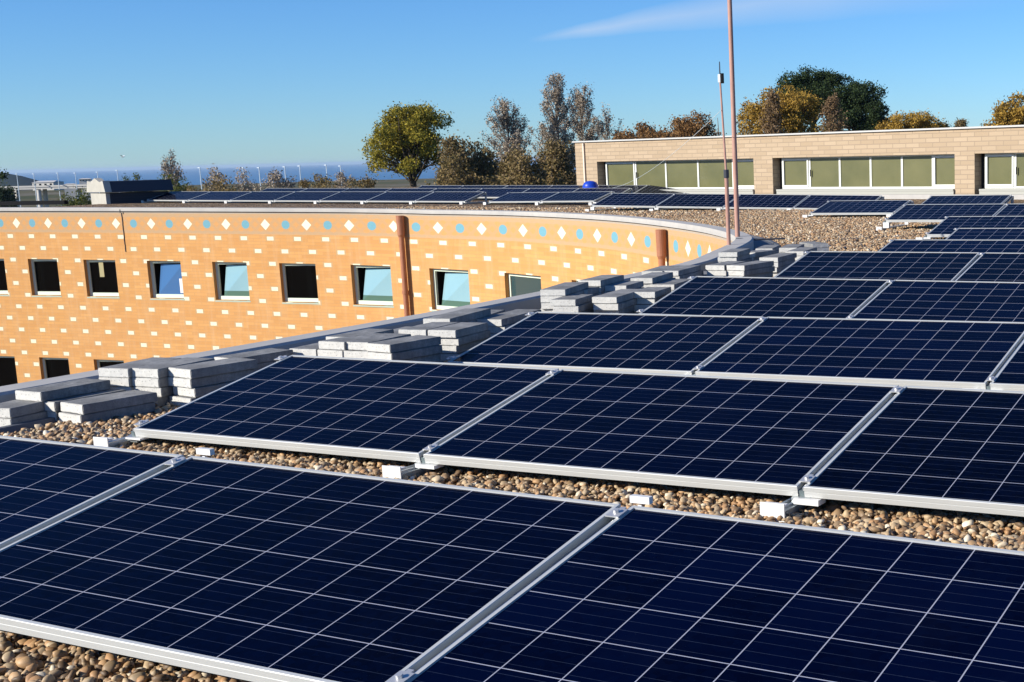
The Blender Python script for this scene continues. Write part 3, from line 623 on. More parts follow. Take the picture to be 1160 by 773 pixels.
# rows behind the far row
def row_offset(src, names, dy, dx=0, dz=0):
    for s_, n_ in zip(src, names):
        q = list(PD[s_]); B = basis(q); a = q[3]
        q[0] += -math.sin(a)*dy+math.cos(a)*dx; q[1] += math.cos(a)*dy+math.sin(a)*dx; q[2] += dz; PD[n_] = q
row_offset(['f%d' % k for k in range(1, 8)], ['g%d' % k for k in range(1, 8)], 2.35, 1.7, 0)
row_offset(['g7'], ['g8'], 0, 1.675, -.02)
row_offset(['g%d' % k for k in range(3, 9)], ['h%d' % k for k in range(3, 9)], 2.35, 1.0, 0)
row_offset(['h8'], ['h9'], 0, 1.675, -.02)
ROWS = [('1', ['1A', '1B', '1C', '1D'], 'nearest row'), ('2', ['2A', '2B', '2C', '2D'], 'second row from the front'), ('3', ['3A', '3B', '3C'], 'third row from the front'),
        ('4', ['4A', '4B', '4C'], 'fourth row from the front'), ('5', ['5A', '5B', '5C'], 'fifth row from the front'), ('6', ['6A', '6B'], 'sixth row from the front'),
        ('7', ['7A', '7B'], 'seventh row from the front'), ('8', ['8A', '8B'], 'eighth row from the front'), ('9', ['9A', '9B', '9C'], 'ninth row, near the tan building'),
        ('10', ['10A'], 'tenth row'), ('11', ['11A'], 'last row before the tan building'),
        ('a', ['a1', 'a2'], 'pair left of the long row under the olive windows'), ('b', ['a3', 'a4', 'a5', 'a6'], 'long row under the olive windows'),
        ('f', ['f%d' % k for k in range(1, 8)], 'front row beyond the curved parapet'),
        ('g', ['g%d' % k for k in range(1, 9)], 'middle row on the far roof'), ('h', ['h%d' % k for k in range(3, 10)], 'rearmost row on the far roof')]
ORD = ['first', 'second', 'third', 'fourth', 'fifth', 'sixth', 'seventh', 'eighth', 'ninth']
for rid, names, desc in ROWS:
    grp = 'solar panels in the '+desc; rg = 'mounting rails of the '+desc
    for k, nm in enumerate(names):
        q = PD[nm]
        if len(names) == 1: lab = 'dark blue solar panel, only one of the '+desc
        else: lab = '%s solar panel from the left, %s' % (ORD[k], desc)
        panel(q, lab, 'solar panels mounted on the gravel roof')
        if k == 0: rl = 'rail with white foot, left end, '+desc
        else: rl = 'rail between %s and %s panels, %s' % (ORD[k-1], ORD[k], desc)
        rail(q, rl, 'aluminium mounting rails under the panels', 2 if k == 0 else 0, cap=rid == '1')
    rail(PD[names[-1]], 'rail with white foot, right end, '+desc, 'aluminium mounting rails under the panels', 1, cap=False)

# ------------------------------------------------------------------ concrete pavers
def paver_mesh(L, W_=.2, T=.048):
    bm = bmesh.new(); bmesh.ops.create_cube(bm, size=1)
    for v_ in bm.verts: v_.co = Vector((v_.co.x*W_, v_.co.y*L, v_.co.z*T))
    bmesh.ops.bevel(bm, geom=bm.edges[:], offset=.003, segments=2, affect='EDGES')
    bmesh.ops.subdivide_edges(bm, edges=[e for e in bm.edges if e.calc_length() > .03], cuts=6, use_grid_fill=True)
    off = Vector(rng.uniform(-9, 9, 3))
    for v_ in bm.verts: v_.co += v_.normal*(.0022*noise.noise(v_.co*22+off)-.006*max(0, noise.noise(v_.co*16+off*2)-.42))
    me = bpy.data.meshes.new('concrete_paver'); bm.to_mesh(me); bm.free(); me.materials.append(M_conc); me.materials.append(M_split_lit)
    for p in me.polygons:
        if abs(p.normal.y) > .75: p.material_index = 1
    return me
PVM = {}
def place(word): return word
names_of = {}
LAY = {5: ['bottom', 'second from bottom', 'middle', 'fourth up', 'top'], 1: ['only'], 2: ['lower', 'upper'], 3: ['bottom', 'middle', 'top'], 4: ['bottom', 'second from bottom', 'third from bottom', 'top']}
SD = sorted(DATA['stacks'], key=lambda s: s[3])
PLACE = {'S0': 'stack cut by the left edge of the view', 'S1': 'stack by the parapet at lower left', 'S2': 'low stack squeezed between two at lower left', 'S3': 'two-high stack on the pebbles at lower left',
 'S4': 'stack against the parapet below the small lower window', 'S5': 'tall stack left of the tallest near stack', 'S6': 'tallest near stack beside the second row corner',
 'S7': 'stack by the parapet behind the tallest near stack', 'S8': 'slab lying low behind the tallest near stack', 'S9': 'stack right behind the second row corner', 'S9b': 'stack by the parapet behind the second row corner',
 'S10': 'left stack of the trio behind the second row', 'S11': 'middle stack of the trio behind the second row', 'S12': 'right stack of the trio behind the second row', 'S12b': 'low stack between the parapet and the trio',
 'S13': 'skewed stack by the third row', 'S14': 'left of three pale slab stacks by the parapet', 'S15': 'middle one of three pale slab stacks', 'S16': 'right one of three pale slab stacks',
 'S17': 'stack beneath the rightmost window by the parapet', 'S18': 'stack just right of the rightmost window', 'S19': 'stack behind the top left corner of the third row', 'S20': 'low stack touching the third row corner', 'S21': 'narrow tall stack behind the third row',
 'S22': 'stack by the parapet right of the rightmost window', 'S23': 'stack left of the narrow tall stack', 'S24': 'stack by the parapet left of the far downpipe', 'S25': 'stack at the left end of the fourth row', 'S26': 'stack above the left end of the fourth row',
 'S27': 'stack in front of the far downpipe', 'S28': 'stack against the parapet under the far downpipe', 'S29': 'low stack at the top left corner of the fourth row', 'S30': 'stack left of the pair behind the fourth row', 'S31': 'stack behind the fourth row panel edge',
 'S32': 'stack below the aerial pole', 'S33': 'stack below the tall mast', 'S34': 'stack beside the left end of the fifth row', 'S35': 'stack beside the shaded bend of the gutter', 'S36': 'next to last stack near the fifth row', 'S37': 'stack touching the fifth row corner', 'S38': 'last skewed stack on the open gravel'}
for nm, n, x, y, a, L in SD:
    if nm == 'S38': x, y, a, L = -1.60, 10.9, 2.35, .5
    if nm == 'S13': a = 1.72
    uy_ = Vector((math.cos(a), math.sin(a), 0)); c_ = Vector((x, y, 0))+uy_*(L/2)
    for pt in (Vector((x, y, 0)), c_, Vector((x, y, 0))+uy_*L):
        s_, d_ = nearest(pt.x, pt.y); p_, n_ = curve(s_); off_ = (pt-p_).dot(n_)
        if off_ < CW+.13: x += n_.x*(CW+.13-off_); y += n_.y*(CW+.13-off_)
    key = (round(L, 2))
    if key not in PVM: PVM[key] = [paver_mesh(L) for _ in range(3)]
    cols = [0] if nm != 'S13' else [-.105, .105]
    for cof in cols:
        for k in range(n):
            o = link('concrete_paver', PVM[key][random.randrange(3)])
            jx, jy = (random.uniform(-.014, .014), random.uniform(-.02, .02)) if k < n-1 else (0, 0)
            ra = a+(random.uniform(-.04, .04) if k < n-1 else 0)
            ux = Vector((math.cos(a-math.pi/2), math.sin(a-math.pi/2), 0)); uy = Vector((math.cos(a), math.sin(a), 0))
            p = Vector((x, y, 0))+uy*(L/2+.0+jy)+ux*(jx+cof)
            o.location = (p.x, p.y, GZ+.024+k*.05+.002); o.rotation_euler = (0, 0, ra-math.pi/2)
            lay = LAY[n][k]
            extra = '' if cof == 0 else (', left column' if cof < 0 else ', right column')
            lb = ('grey paver, %s of the %s%s' % (lay, PLACE[nm], extra)).replace('second from bottom', 'second up').replace('third from bottom', 'third up').replace('bottom', 'lowest')
            if n == 1: lb = 'grey paver, single '+PLACE[nm]
            tag(o, lb, 'concrete paver', 'concrete pavers stacked along the parapet')

# ------------------------------------------------------------------ tan clerestory building
M_sill = mat('weathered pale sill', (.36, .36, .32), .7)
bA = Vector((*DATA['bA'], 0)); bB = Vector((*DATA['bB'], 0)); bd = (bB-bA).normalized(); bn = Vector((-bd.y, bd.x, 0))
if bn.y < 0: bn = -bn                       # bn points away from us
tb = empty('clerestory_building', (bA.x, bA.y, GZ)); tb.rotation_euler = (0, 0, math.atan2(bd.y, bd.x))
tag(tb, 'long low tan block building with three bands of olive windows, behind the far solar panels', 'building')
# local frame: x along facade, y into building, z up from gravel
zl = -GZ
BT = 1.64+zl; WT = 1.0+zl; WBt = .14+zl; LEN = 26.0; DEP = 9.0
u = DATA['bu']; opens = [(u['677'], u['854']), (u['875.5'], u['1081.5']), (u['1104'], u['1104']+6.1), (u['1104']+6.7, u['1104']+10.5)]
mb = MB()
def quad(p, uvs): mb.add(p, [(0, 1, 2, 3)], 0, [uvs])
def wallrect(x0, x1, z0, z1, y=0): quad([(x0, y, z0), (x1, y, z0), (x1, y, z1), (x0, y, z1)], [(x0, z0), (x1, z0), (x1, z1), (x0, z1)])
xs_ = 0
for a, b in opens:
    wallrect(xs_, a, WBt-.16, WT); xs_ = b
    wallrect(a, b, -.2, WBt-.16)
    for (p, q2) in (((a, 0), (a, .32)), ((b, .32), (b, 0))):
        quad([(p[0], p[1], WBt-.16), (q2[0], q2[1], WBt-.16), (q2[0], q2[1], WT), (p[0], p[1], WT)], [(0, 0), (.3, 0), (.3, 1), (0, 1)])
    quad([(a, 0, WT), (b, 0, WT), (b, .32, WT), (a, .32, WT)], [(0, 0), (1, 0), (1, .3), (0, .3)])
wallrect(xs_, LEN, WBt-.16, WT); 
for a0, b0 in zip([0]+[o_[1] for o_ in opens], [o_[0] for o_ in opens]+[LEN]): wallrect(a0, b0, -.2, WBt-.16)
wallrect(0, LEN, WT, BT-.03)
quad([(0, DEP, -.2), (0, 0, -.2), (0, 0, BT-.03), (0, DEP, BT-.03)], [(0, 0), (DEP, 0), (DEP, 2), (0, 2)])
quad([(LEN, 0, -.2), (LEN, DEP, -.2), (LEN, DEP, BT-.03), (LEN, 0, BT-.03)], [(0, 0), (DEP, 0), (DEP, 2), (0, 2)])
quad([(LEN, DEP, -.2), (0, DEP, -.2), (0, DEP, BT-.03), (LEN, DEP, BT-.03)], [(0, 0), (LEN, 0), (LEN, 2), (0, 2)])
mb.build('wall', M_tan, tb)
mb = MB(); mb.box(-.06, LEN+.06, -.06, DEP+.06, BT-.03, BT+.012); mb.build('roof_coping', mat('pale metal coping', (.46, .46, .44), .6), tb)
mb = MB(); mb.box(.42, .47, -.055, -.012, .0, BT-.12); mb.tube((.445, -.035, BT-.14), (.445, -.035, BT-.06), .035, None, 8); mb.build('downpipe', M_tan if False else mat('painted cream pipe', (.72, .60, .48), .6), tb)
mull = [[u['715'], u['749'], u['785.5'], u['825']], [u['912'], u['946'], u['981'], u['1016.5'], u['1051.5']], [u['1145'], u['1145']+1.0, u['1145']+2.0, u['1145']+3.1], [opens[3][0]+1.2, opens[3][0]+2.4]]
cas = [[0, 4], [0, 5], [0, 4], [0]]
we_ = []
for _ in opens:
    e_ = empty('window'); e_.parent = tb; we_.append(e_)
for oi, (a, b) in enumerate(opens):
    a0_ = a; a = a+.17; ed = [a]+mull[oi]+[b]
    dr = MB(); dr.box(a0_+.001, a-.001, .30, .318, WBt-.15, WT-.002); dr.build('recess_shade', M_dark, we_[oi])  # black sheet standing in for the shade at the left jamb
    we = we_[oi]
    fm = MB(); y0, y1 = .20, .26
    fm.box(a, b, y0, y1, WBt, WBt+.05); fm.box(a, b, y0, y1, WT-.035, WT-.002)
    for k, e in enumerate(ed):
        hw = .03
        fm.box(max(a, e-hw), min(b, e+hw), y0-.002, y1, WBt+.0505, WT-.0355)
    fm.build('window_frame', M_wframe, we)
    for k, (p, q2) in enumerate(zip(ed, ed[1:])):
        if k in cas[oi]:
            c_ = MB(); x0, x1 = p+.034, q2-.034; z0, z1 = WBt+.052, WT-.037
            c_.box(x0, x1, .175, .215, z0, z0+.05); c_.box(x0, x1, .175, .215, z1-.05, z1); c_.box(x0, x0+.05, .175, .215, z0+.05, z1-.05); c_.box(x1-.05, x1, .175, .215, z0+.05, z1-.05)
            c_.build('casement_frame', M_wframe, we)
            h_ = MB(); h_.box(x1+.075, x1+.105, .16, .174, (z0+z1)/2-.10, (z0+z1)/2+.08); h_.build('window_handle', M_black, we)
        pn_ = MB(); pn_.box(p+.01, q2-.01, .22, .228, WBt+.02, WT-.01); pn_.build('pane', M_olive, we)
    sl_ = MB(); sl_.box(a+.002, b-.002, -.07, .199, WBt-.05, WBt-.005); sl_.box(a+.002, b-.002, -.055, -.01, WBt-.155, WBt-.0505); sl_.build('window_sill', M_sill, we)
# low white kerb strip below
mb = MB(); mb.box(.9, LEN-1, -.5, -.30, -.03, .10); mb.build('plinth_kerb', M_cope, tb)

# ------------------------------------------------------------------ mast, aerial, small things
def C3(v): return Vector(v)
m0, m1 = map(C3, DATA['mast']); ax = (m1-m0).normalized()
base = Vector((m0.x, m0.y, -9)); t_ = empty('flag_mast', base); tag(t_, 'tall thick reddish mast rising out of the courtyard past the top of the view', 'mast')
mb = MB(); mb.tube(Vector((0, 0, 0)), Vector((m1.x-m0.x, m1.y-m0.y, m1.z+9.6)), .042, .030, 16); mb.build('pole', M_copper, t_, smooth=False)
for zz in (7.6, 9.0):
    mb = MB(); mb.tube((0, 0, zz), (0, 0, zz+.05), .05, None, 16); mb.tube((0, 0, zz+.025), (.5, .35, zz+.025), .012, None, 6); mb.build('wall_bracket', M_slate, t_)
a0, a1 = map(C3, DATA['aer']); t_ = empty('aerial_pole', (a0.x, a0.y, -9)); tag(t_, 'thin rusty aerial pole with small box on top, left of the tall mast', 'aerial pole')
hz = a1.z+9; fx = a1-a0
mb = MB(); mb.tube((0, 0, 0), (fx.x*.5, fx.y*.5, 9.9), .028, .026, 10); mb.tube((fx.x*.5, fx.y*.5, 9.9), (fx.x, fx.y, hz-.22), .015, .012, 8); mb.build('pole', M_copper, t_)
mb = MB(); mb.tube((fx.x*.5, fx.y*.5, 9.86), (fx.x*.5, fx.y*.5, 9.96), .034, None, 10); mb.build('joint_collar', M_slate, t_)
mb = MB(); mb.tube((fx.x, fx.y, hz-.22), (fx.x, fx.y, hz), .010, .006, 6); mb.build('aerial_rod', M_slate, t_)
mb = MB(); mb.box(fx.x-.022, fx.x+.015, fx.y-.02, fx.y+.02, hz-.25, hz-.15); mb.build('sensor_box', M_lamp, t_, bevel=.004); mb = MB(); mb.box(fx.x+.0155, fx.x+.045, fx.y-.018, fx.y+.018, hz-.26, hz-.14); mb.build('sensor_back', M_black, t_)
g0, g1 = map(C3, DATA['guy']); mb = MB()
o0 = Vector((a0.x, a0.y, -9)); pp = [g0.lerp(g1, k/14)-Vector((0, 0, .35*4*(k/14)*(1-k/14)*.5)) for k in range(15)]
for p, q2 in zip(pp, pp[1:]): mb.tube(p-o0, q2-o0, .003, None, 5, cap=False)
mb.build('guy_wire', M_lamp, t_)

# roof vent
vx, vy, vz = DATA['vent']; t_ = empty('roof_vent', (vx, vy, vz), (0, 0, R(-17))); tag(t_, 'stone roof ventilator with white gable end and dark louvred sides on the far roof', 'roof vent')
W1, L1 = 1.15, 1.9
mb = MB(); mb.box(0, W1, 0, .12, -.1, .34); mb.build('gable_base', M_stone, t_)
mb = MB(); mb.box(.02, W1-.02, .121, L1, -.1, .34); mb.build('louvred_body', M_slate, t_)
mb = MB(); mb.add([(-.14, -.06, .38), (W1+.14, -.06, .38), (W1+.02, -.06, .72), (W1-.22, -.06, .68), (W1/2, -.06, .80), (.22, -.06, .68), (-.02, -.06, .72)]+[(-.14, .14, .38), (W1+.14, .14, .38), (W1+.02, .14, .72), (W1-.22, .14, .68), (W1/2, .14, .80), (.22, .14, .68), (-.02, .14, .72)],
   [tuple(range(7)), tuple(range(13, 6, -1))]+[(i, i+7, (i+1) % 7+7, (i+1) % 7) for i in range(7)])
mb.build('gable_cap', M_stone, t_)
mb = MB(); mb.add([(-.16, .141, .37), (W1+.16, .141, .37), (W1+.02, .141, .70), (-.02, .141, .70), (-.16, L1+.1, .37), (W1+.16, L1+.1, .37), (W1+.02, L1+.1, .70), (-.02, L1+.1, .70)],
   [(0, 1, 2, 3), (7, 6, 5, 4), (1, 5, 6, 2), (0, 3, 7, 4), (3, 2, 6, 7), (0, 4, 5, 1)]); mb.build('slate_cap', M_slate, t_)
for k in range(4):
    mb = MB(); mb.box(W1-.019, W1+.03, .2, L1-.1, .02+k*.08, .045+k*.08); mb.build('louvre_slat', M_slate, t_)
# black upstand on far left roof
mb = MB(); P0 = Vector((-40, 22.2, 0)); mb.box(-8, 5.2, -.08, .08, -.06, .06)
o = mb.build('roof_upstand', M_black); o.location = (-38.5, 23.6, GZ+zr(-38, 23)+.06); o.rotation_euler = (0, 0, R(12)); tag(o, 'low black roof upstand left of the stone ventilator', 'roof upstand')
# blue tub
bx, by, bz = DATA['ball']; mb = MB(); n = 20; vs = []; fs = []
prof = [(.0, .26), (.10, .25), (.18, .21), (.22, .14), (.235, .05), (.26, .04), (.26, 0.015), (.22, 0), (.22, -.3)]
for r_, h in prof:
    for k in range(n): t = 2*math.pi*k/n; vs.append((max(r_, .001)*math.cos(t), max(r_, .001)*math.sin(t), h))
for i in range(len(prof)-1):
    for k in range(n): fs.append((i*n+k, i*n+(k+1) % n, (i+1)*n+(k+1) % n, (i+1)*n+k))
mb.add(vs, fs); o = mb.build('plastic_tub', M_bluep, smooth=True); o.location = (bx, by, bz-.03); tag(o, 'blue plastic domed tub beside the left end of the tan building', 'tub')
# gull
px_, py_, pz_ = DATA['bird']; mb = MB()
vs = [(-.18, 0, 0), (0, .05, .03), (.2, 0, .02), (0, -.05, .03), (0, 0, -.05), (-.02, .55, .16), (.08, .3, .10), (-.02, -.55, .16), (.08, -.3, .10), (-.08, .28, .1), (-.08, -.28, .1)]
mb.add(vs, [(0, 1, 3), (1, 2, 3), (0, 4, 1), (1, 4, 2), (2, 4, 3), (3, 4, 0), (1, 6, 5, 9), (3, 10, 7, 8)]); o = mb.build('gull', M_bird); o.location = (px_, py_, pz_); o.rotation_euler = (0, 0, .6); tag(o, 'small white gull flying above the sea', 'gull')

# ------------------------------------------------------------------ distant road, lamps, houses
v0, v1 = map(C3, DATA['via']); t_ = empty('viaduct', (v0.x, v0.y, v0.z-12)); tag(t_, 'pale concrete road viaduct on round pillars in the far left distance', 'viaduct')
dv = (v1-v0); ln_ = dv.length; dvn = Vector((dv.x, dv.y, 0)).normalized(); M_ = Matrix.Rotation(math.atan2(dv.y, dv.x), 4, 'Z')
mb = MB(); mb.box(0, ln_+6, -6, 6, 11.5, 12.1, M_); mb.box(0, ln_+6, -6.2, -5.9, 12.101, 12.6, M_); mb.build('road_deck', M_viad, t_)
for p in DATA['pil']:
    p = Vector(p)-Vector((v0.x, v0.y, 0)); mb = MB(); mb.tube((p.x, p.y, -14), (p.x, p.y, 11.49), .7, .62, 12); mb.build('pillar', M_viad, t_)
lamp_me = MB().tube((0, 0, 0), (0, 0, 1), .14, .09, 6).mesh('column', M_lamp)
for k, (x, y, z, zt) in enumerate(DATA['lamps']):
    e = empty('street_lamp', (x, y, z-6)); H_ = zt-z+6
    c = link('column', lamp_me, e); c.scale = (1, 1, H_)
    mb = MB(); mb.box(-.6, .1, -.12, .12, H_-.10, H_+.04); mb.build('lamp_head', M_lamp, e)
    tag(e, '%s pale street lamp from the left on the far horizon' % (['first', 'second', 'third', 'fourth', 'fifth', 'sixth', 'seventh', 'eighth', 'ninth', 'tenth', 'eleventh', 'twelfth', 'thirteenth', 'fourteenth'][k]), 'street lamp', 'street lamps along the distant road')
def house(name, p, w_, d_, h_, m, label, rz=.4, dr=6):
    e = empty(name, (p[0], p[1], p[2]-dr), (0, 0, rz)); tag(e, label, 'building')
    mb = MB(); mb.box(-w_/2, w_/2, -d_/2, d_/2, 0, dr+h_); mb.build('wall', m, e)
    mb = MB(); mb.add([(-w_/2-.5, -d_/2-.5, dr+h_), (w_/2+.5, -d_/2-.5, dr+h_), (w_/2+.5, d_/2+.5, dr+h_), (-w_/2-.5, d_/2+.5, dr+h_), (-w_/2+1, 0, dr+h_*1.35), (w_/2-1, 0, dr+h_*1.35)],
                      [(0, 1, 5, 4), (2, 3, 4, 5), (1, 2, 5), (3, 0, 4), (3, 2, 1, 0)]); mb.build('roof', M_viad, e)
    for k in range(4):
        x_ = -w_/2+w_*(k+.5)/4; mb = MB(); mb.box(x_-w_*.05, x_+w_*.05, -d_/2-.08, -d_/2-.02, dr+h_*.35, dr+h_*.75); mb.build('window', M_darkglass, e)
house('warehouse', DATA['wb'], 14, 12, 3.0, M_viad, 'large pale warehouse with pitched roof by the sea', dr=2)
for p, lb in zip(DATA['shed'], ('low pale shed right of the pale warehouse', 'small pale house behind the viaduct end', 'pale cabin just left of the stone ventilator')):
    house('shed', p, 4.5, 4, 1.1, M_viad, lb, .8)

# ------------------------------------------------------------------ trees
def leafmat(name, cols, tr=.25):
    m = mat(name, cols[0], .75, 0, .15); g = G(m)
    gn = g.n('ShaderNodeNewGeometry').outputs['Random Per Island']
    st_ = [(i/(len(cols)-1), c) for i, c in enumerate(cols)]
    c = g.ramp(gn, st_)
    c = g.mix(g.math('MULTIPLY', g.noise(.35, 3, g.pos()), .5), c, cols[len(cols)//2])
    g.col(c)
    t = g.n('ShaderNodeBsdfTranslucent'); g.l(c, t.inputs[0]); mx = g.n('ShaderNodeMixShader'); mx.inputs[0].default_value = tr
    g.l(g.b.outputs[0], mx.inputs[1]); g.l(t.outputs[0], mx.inputs[2]); out = [n_ for n_ in g.t.nodes if n_.type == 'OUTPUT_MATERIAL'][0]; g.l(mx.outputs[0], out.inputs[0])
    return m
M_bark = mat('tree bark', (.09, .07, .05), .9, 0, .1); M_barkg = mat('grey bark', (.20, .17, .14), .9, 0, .1)
LM = {'oak': leafmat('oak leaves', [(.04, .055, .010), (.13, .13, .018), (.34, .28, .035), (.46, .34, .05)]),
      'oakdark': leafmat('dark bush leaves', [(.02, .03, .008), (.05, .06, .012), (.10, .10, .02)]),  # darker green leaf colour of one small bush
      'bare': leafmat('bare twigs', [(.16, .13, .10), (.34, .28, .21), (.50, .41, .31)], .1),
      'und': leafmat('brown undergrowth', [(.06, .055, .02), (.15, .11, .04), (.26, .19, .08), (.20, .14, .09)]),
      'rust': leafmat('rust leaves', [(.10, .06, .03), (.24, .13, .05), (.34, .19, .07)]),
      'gold': leafmat('golden leaves', [(.12, .085, .02), (.34, .21, .04), (.52, .33, .06)]),
      'brownc': leafmat('brown conifer needles', [(.11, .075, .035), (.20, .13, .07), (.27, .18, .10)]),
      'dark': leafmat('dark evergreen leaves', [(.010, .020, .008), (.028, .050, .018), (.070, .095, .030)]),
      'green': leafmat('shrub leaves', [(.04, .06, .015), (.09, .11, .02), (.18, .17, .03)])}
def limb(mb, a, b, r0, r1, n=6, bend=.08, seg=3):
    a = Vector(a); b = Vector(b); L = (b-a).length; prev = a
    off = Vector((random.uniform(-1, 1), random.uniform(-1, 1), random.uniform(-.5, .5)))*L*bend
    for k in range(1, seg+1):
        t = k/seg; p = a.lerp(b, t)+off*4*t*(1-t)
        mb.tube(prev, p, r0+(r1-r0)*(k-1)/seg, r0+(r1-r0)*t, n, cap=False); prev = p
def leaves(name, centres, m, parent, size, stretch=1.0):
    """centres: Nx3 array of leaf positions"""
    c = np.array(centres); c = np.concatenate([c, c+rng.normal(size=c.shape)*size*1.6]); n = len(c); size = size*.74
    a = rng.normal(size=(n, 3)); a /= np.linalg.norm(a, axis=1)[:, None]
    b = rng.normal(size=(n, 3)); b -= a*(a*b).sum(1)[:, None]; b /= np.linalg.norm(b, axis=1)[:, None]
    s = (size*rng.uniform(.55, 1.3, n))[:, None]
    a2 = a*s*stretch; b2 = b*s*.62
    V = np.stack([c-a2, c+b2, c+a2, c-b2], 1).reshape(-1, 3)
    me = bpy.data.meshes.new(name); me.vertices.add(n*4); me.vertices.foreach_set('co', V.ravel().astype(np.float32))
    me.loops.add(n*4); me.loops.foreach_set('vertex_index', np.arange(n*4, dtype=np.int32))
    me.polygons.add(n); me.polygons.foreach_set('loop_start', np.arange(0, n*4, 4, dtype=np.int32)); me.polygons.foreach_set('loop_total', np.full(n, 4, dtype=np.int32))
    me.materials.append(m); me.update(); me.validate()
    return link(name, me, parent)
def puff(c, r, n, squash=.8):
    d = rng.normal(size=(n, 3)); d /= np.linalg.norm(d, axis=1)[:, None]
    rr = r*rng.uniform(.25, 1, n)**.45
    p = d*rr[:, None]; p[:, 2] *= squash
    return p+np.array(c)
def round_tree(nm, x, y, zt, wd, lm, label, base=-9.5, dens=1.0, low=None, flat=1.0, leaf=.16, group=None, cat='tree', nb=72, kindname='tree', hfac=.95, lobe=.30):
    e = empty(kindname, (x, y, base)); tag(e, label, cat, group)
    H_ = zt-base; rad = wd/2; ch = min(H_*.75, wd*hfac*flat)      # crown height
    cz = H_-ch/2
    tb_ = MB(); tr_ = wd*.030+.06
    limb(tb_, (0, 0, -.5), (0, 0, cz-ch*.25), tr_*1.3, tr_, 8, .03)
    cs = []; lv = []; sd_ = Vector((random.uniform(-99, 99), 3, 5))
    for k in range(nb):
        d = Vector(rng.normal(size=3)).normalized(); 
        if d.z < -.55: d.z = -d.z
        q = random.uniform(.35, .93)
        c = Vector((d.x*rad*q, d.y*rad*q, cz+d.z*ch/2*q))
        lob = 1+lobe*noise.noise(Vector((d.x*1.6, d.y*1.6, d.z*1.6))+sd_)
        c = Vector((c.x*lob, c.y*lob, cz+(c.z-cz)*min(lob, 1.04)))
        pr_ = rad*random.uniform(.11, .27)
        cs.append((c, pr_))
        if k % 2 == 0: limb(tb_, (0, 0, cz-ch*random.uniform(.15, .35)), c, tr_*.42, .03, 5, .12)
        lv.append(puff(c, pr_, int(150*dens*(pr_/(.2*rad))**2), .72))
    tb_.build('trunk', M_bark, e, smooth=True)
    lv = np.concatenate(lv)
    o = leaves('crown', lv, lm, e, leaf)
    if low is not None:
        l2 = []
        for k in range(20):
            t = random.uniform(0, 6.28); q = random.uniform(.1, .9)
            c = (math.cos(t)*rad*q, math.sin(t)*rad*q, max(cz-ch*.5+random.uniform(-1.6, .6), .5)); l2.append(puff(c, rad*.28, int(200*dens)))
        leaves('lower_foliage', np.concatenate(l2), low, e, leaf)
    return e
def poplar(nm, x, y, zt, wd, label, base=-9.5, lm=None, leaf=.13, dens=1, n=60, group=None, spread=1.0, kindname='bare_poplar'):
    e = empty(kindname, (x, y, base)); tag(e, label, 'tree', group)
    H_ = zt-base; tb_ = MB(); limb(tb_, (0, 0, -.5), (0, 0, H_*.93), .26, .03, 7, .015, 6); lv = []
    for k in range(n):
        z0 = H_*random.uniform(.12, .80); t = random.uniform(0, 6.28); zz = min(z0+H_*random.uniform(.12, .24), H_*.99)
        f_ = (zz/H_); r_ = wd/2*spread*random.uniform(.45, 1.15)*(1-max(0, (f_-.66)/.34)**2.0*.72)
        b = Vector((math.cos(t)*r_, math.sin(t)*r_, zz)); a = Vector((0, 0, z0)); limb(tb_, a, b, .08, .018, 4, .10)
        for j in range(9):
            s_ = random.uniform(.25, 1.0); c = a.lerp(b, s_); dd_ = Vector((random.uniform(-1, 1)*.35, random.uniform(-1, 1)*.35, random.uniform(.5, 1.3)))*random.uniform(.6, 1.3)
            tb_.tube(c, c+dd_, .03, .010, 3, cap=False)
            q = np.array([c+dd_*random.random() for _ in range(int(14*dens))])+rng.normal(size=(int(14*dens), 3))*.16
            lv.append(q)
    tb_.build('trunk', M_barkg, e); leaves('crown', np.concatenate(lv), lm or LM['bare'], e, leaf, 1.2); return e
def shrub(nm, x, y, zt, wd, lm, label, base, leaf=.15, dens=1, stems=12, ht=None, group=None, kindname='bush', cat='bush'):
    e = empty(kindname, (x, y, base)); tag(e, label, cat, group); H_ = zt-base; tb_ = MB(); lv = []
    for k in range(stems):
        t = random.uniform(0, 6.28); r_ = wd/2*random.uniform(.1, .95)
        b = Vector((math.cos(t)*r_, math.sin(t)*r_*.8, H_*random.uniform(.62, 1.0)*(1-.22*(r_/(wd/2))**2))); limb(tb_, (b.x*.25, b.y*.25, -.3), b, .07, .02, 4, .1)
        lv.append(puff(b-Vector((0, 0, .25)), wd*.13, int(70*dens), 1.0))
        for j in range(7):
            lv.append(puff((b.x*random.uniform(.6, 1.1), b.y*random.uniform(.6, 1.1), b.z*random.uniform(.35, .88)), wd*.15, int(55*dens), 1.1))
        for j in range(3):
            c = b*random.uniform(.6, .95); tb_.tube(c, c+Vector((random.uniform(-.4, .4), random.uniform(-.4, .4), random.uniform(.5, 1.1))), .02, .007, 3, cap=False)
    tb_.build('stems', M_barkg, e); leaves('foliage', np.concatenate(lv), lm, e, leaf); return e
TD = {t[0]: t for t in DATA['trees']}
def a_(n): t = TD[n]; return t[0], t[1], t[2], t[3], t[4]
round_tree(*a_('oak'), LM['oak'], 'large rounded yellow green oak standing alone left of the poplars', low=LM['oak'], dens=1.1, nb=125, hfac=1.12, lobe=.14, kindname='oak_tree')
poplar(*a_('poplarA'), 'slender half bare poplar between the oak and the tallest poplar', dens=1.3)
poplar(*a_('poplarB1'), 'tallest half bare poplar with a pointed grey brown crown', n=52, dens=1.5)
poplar(*a_('poplarB2'), 'half bare poplar leaning against the right of the tallest poplar', n=40, dens=1.5)
poplar(*a_('poplarC'), 'small bare poplar just above the left corner of the tan building', n=26, dens=.9)
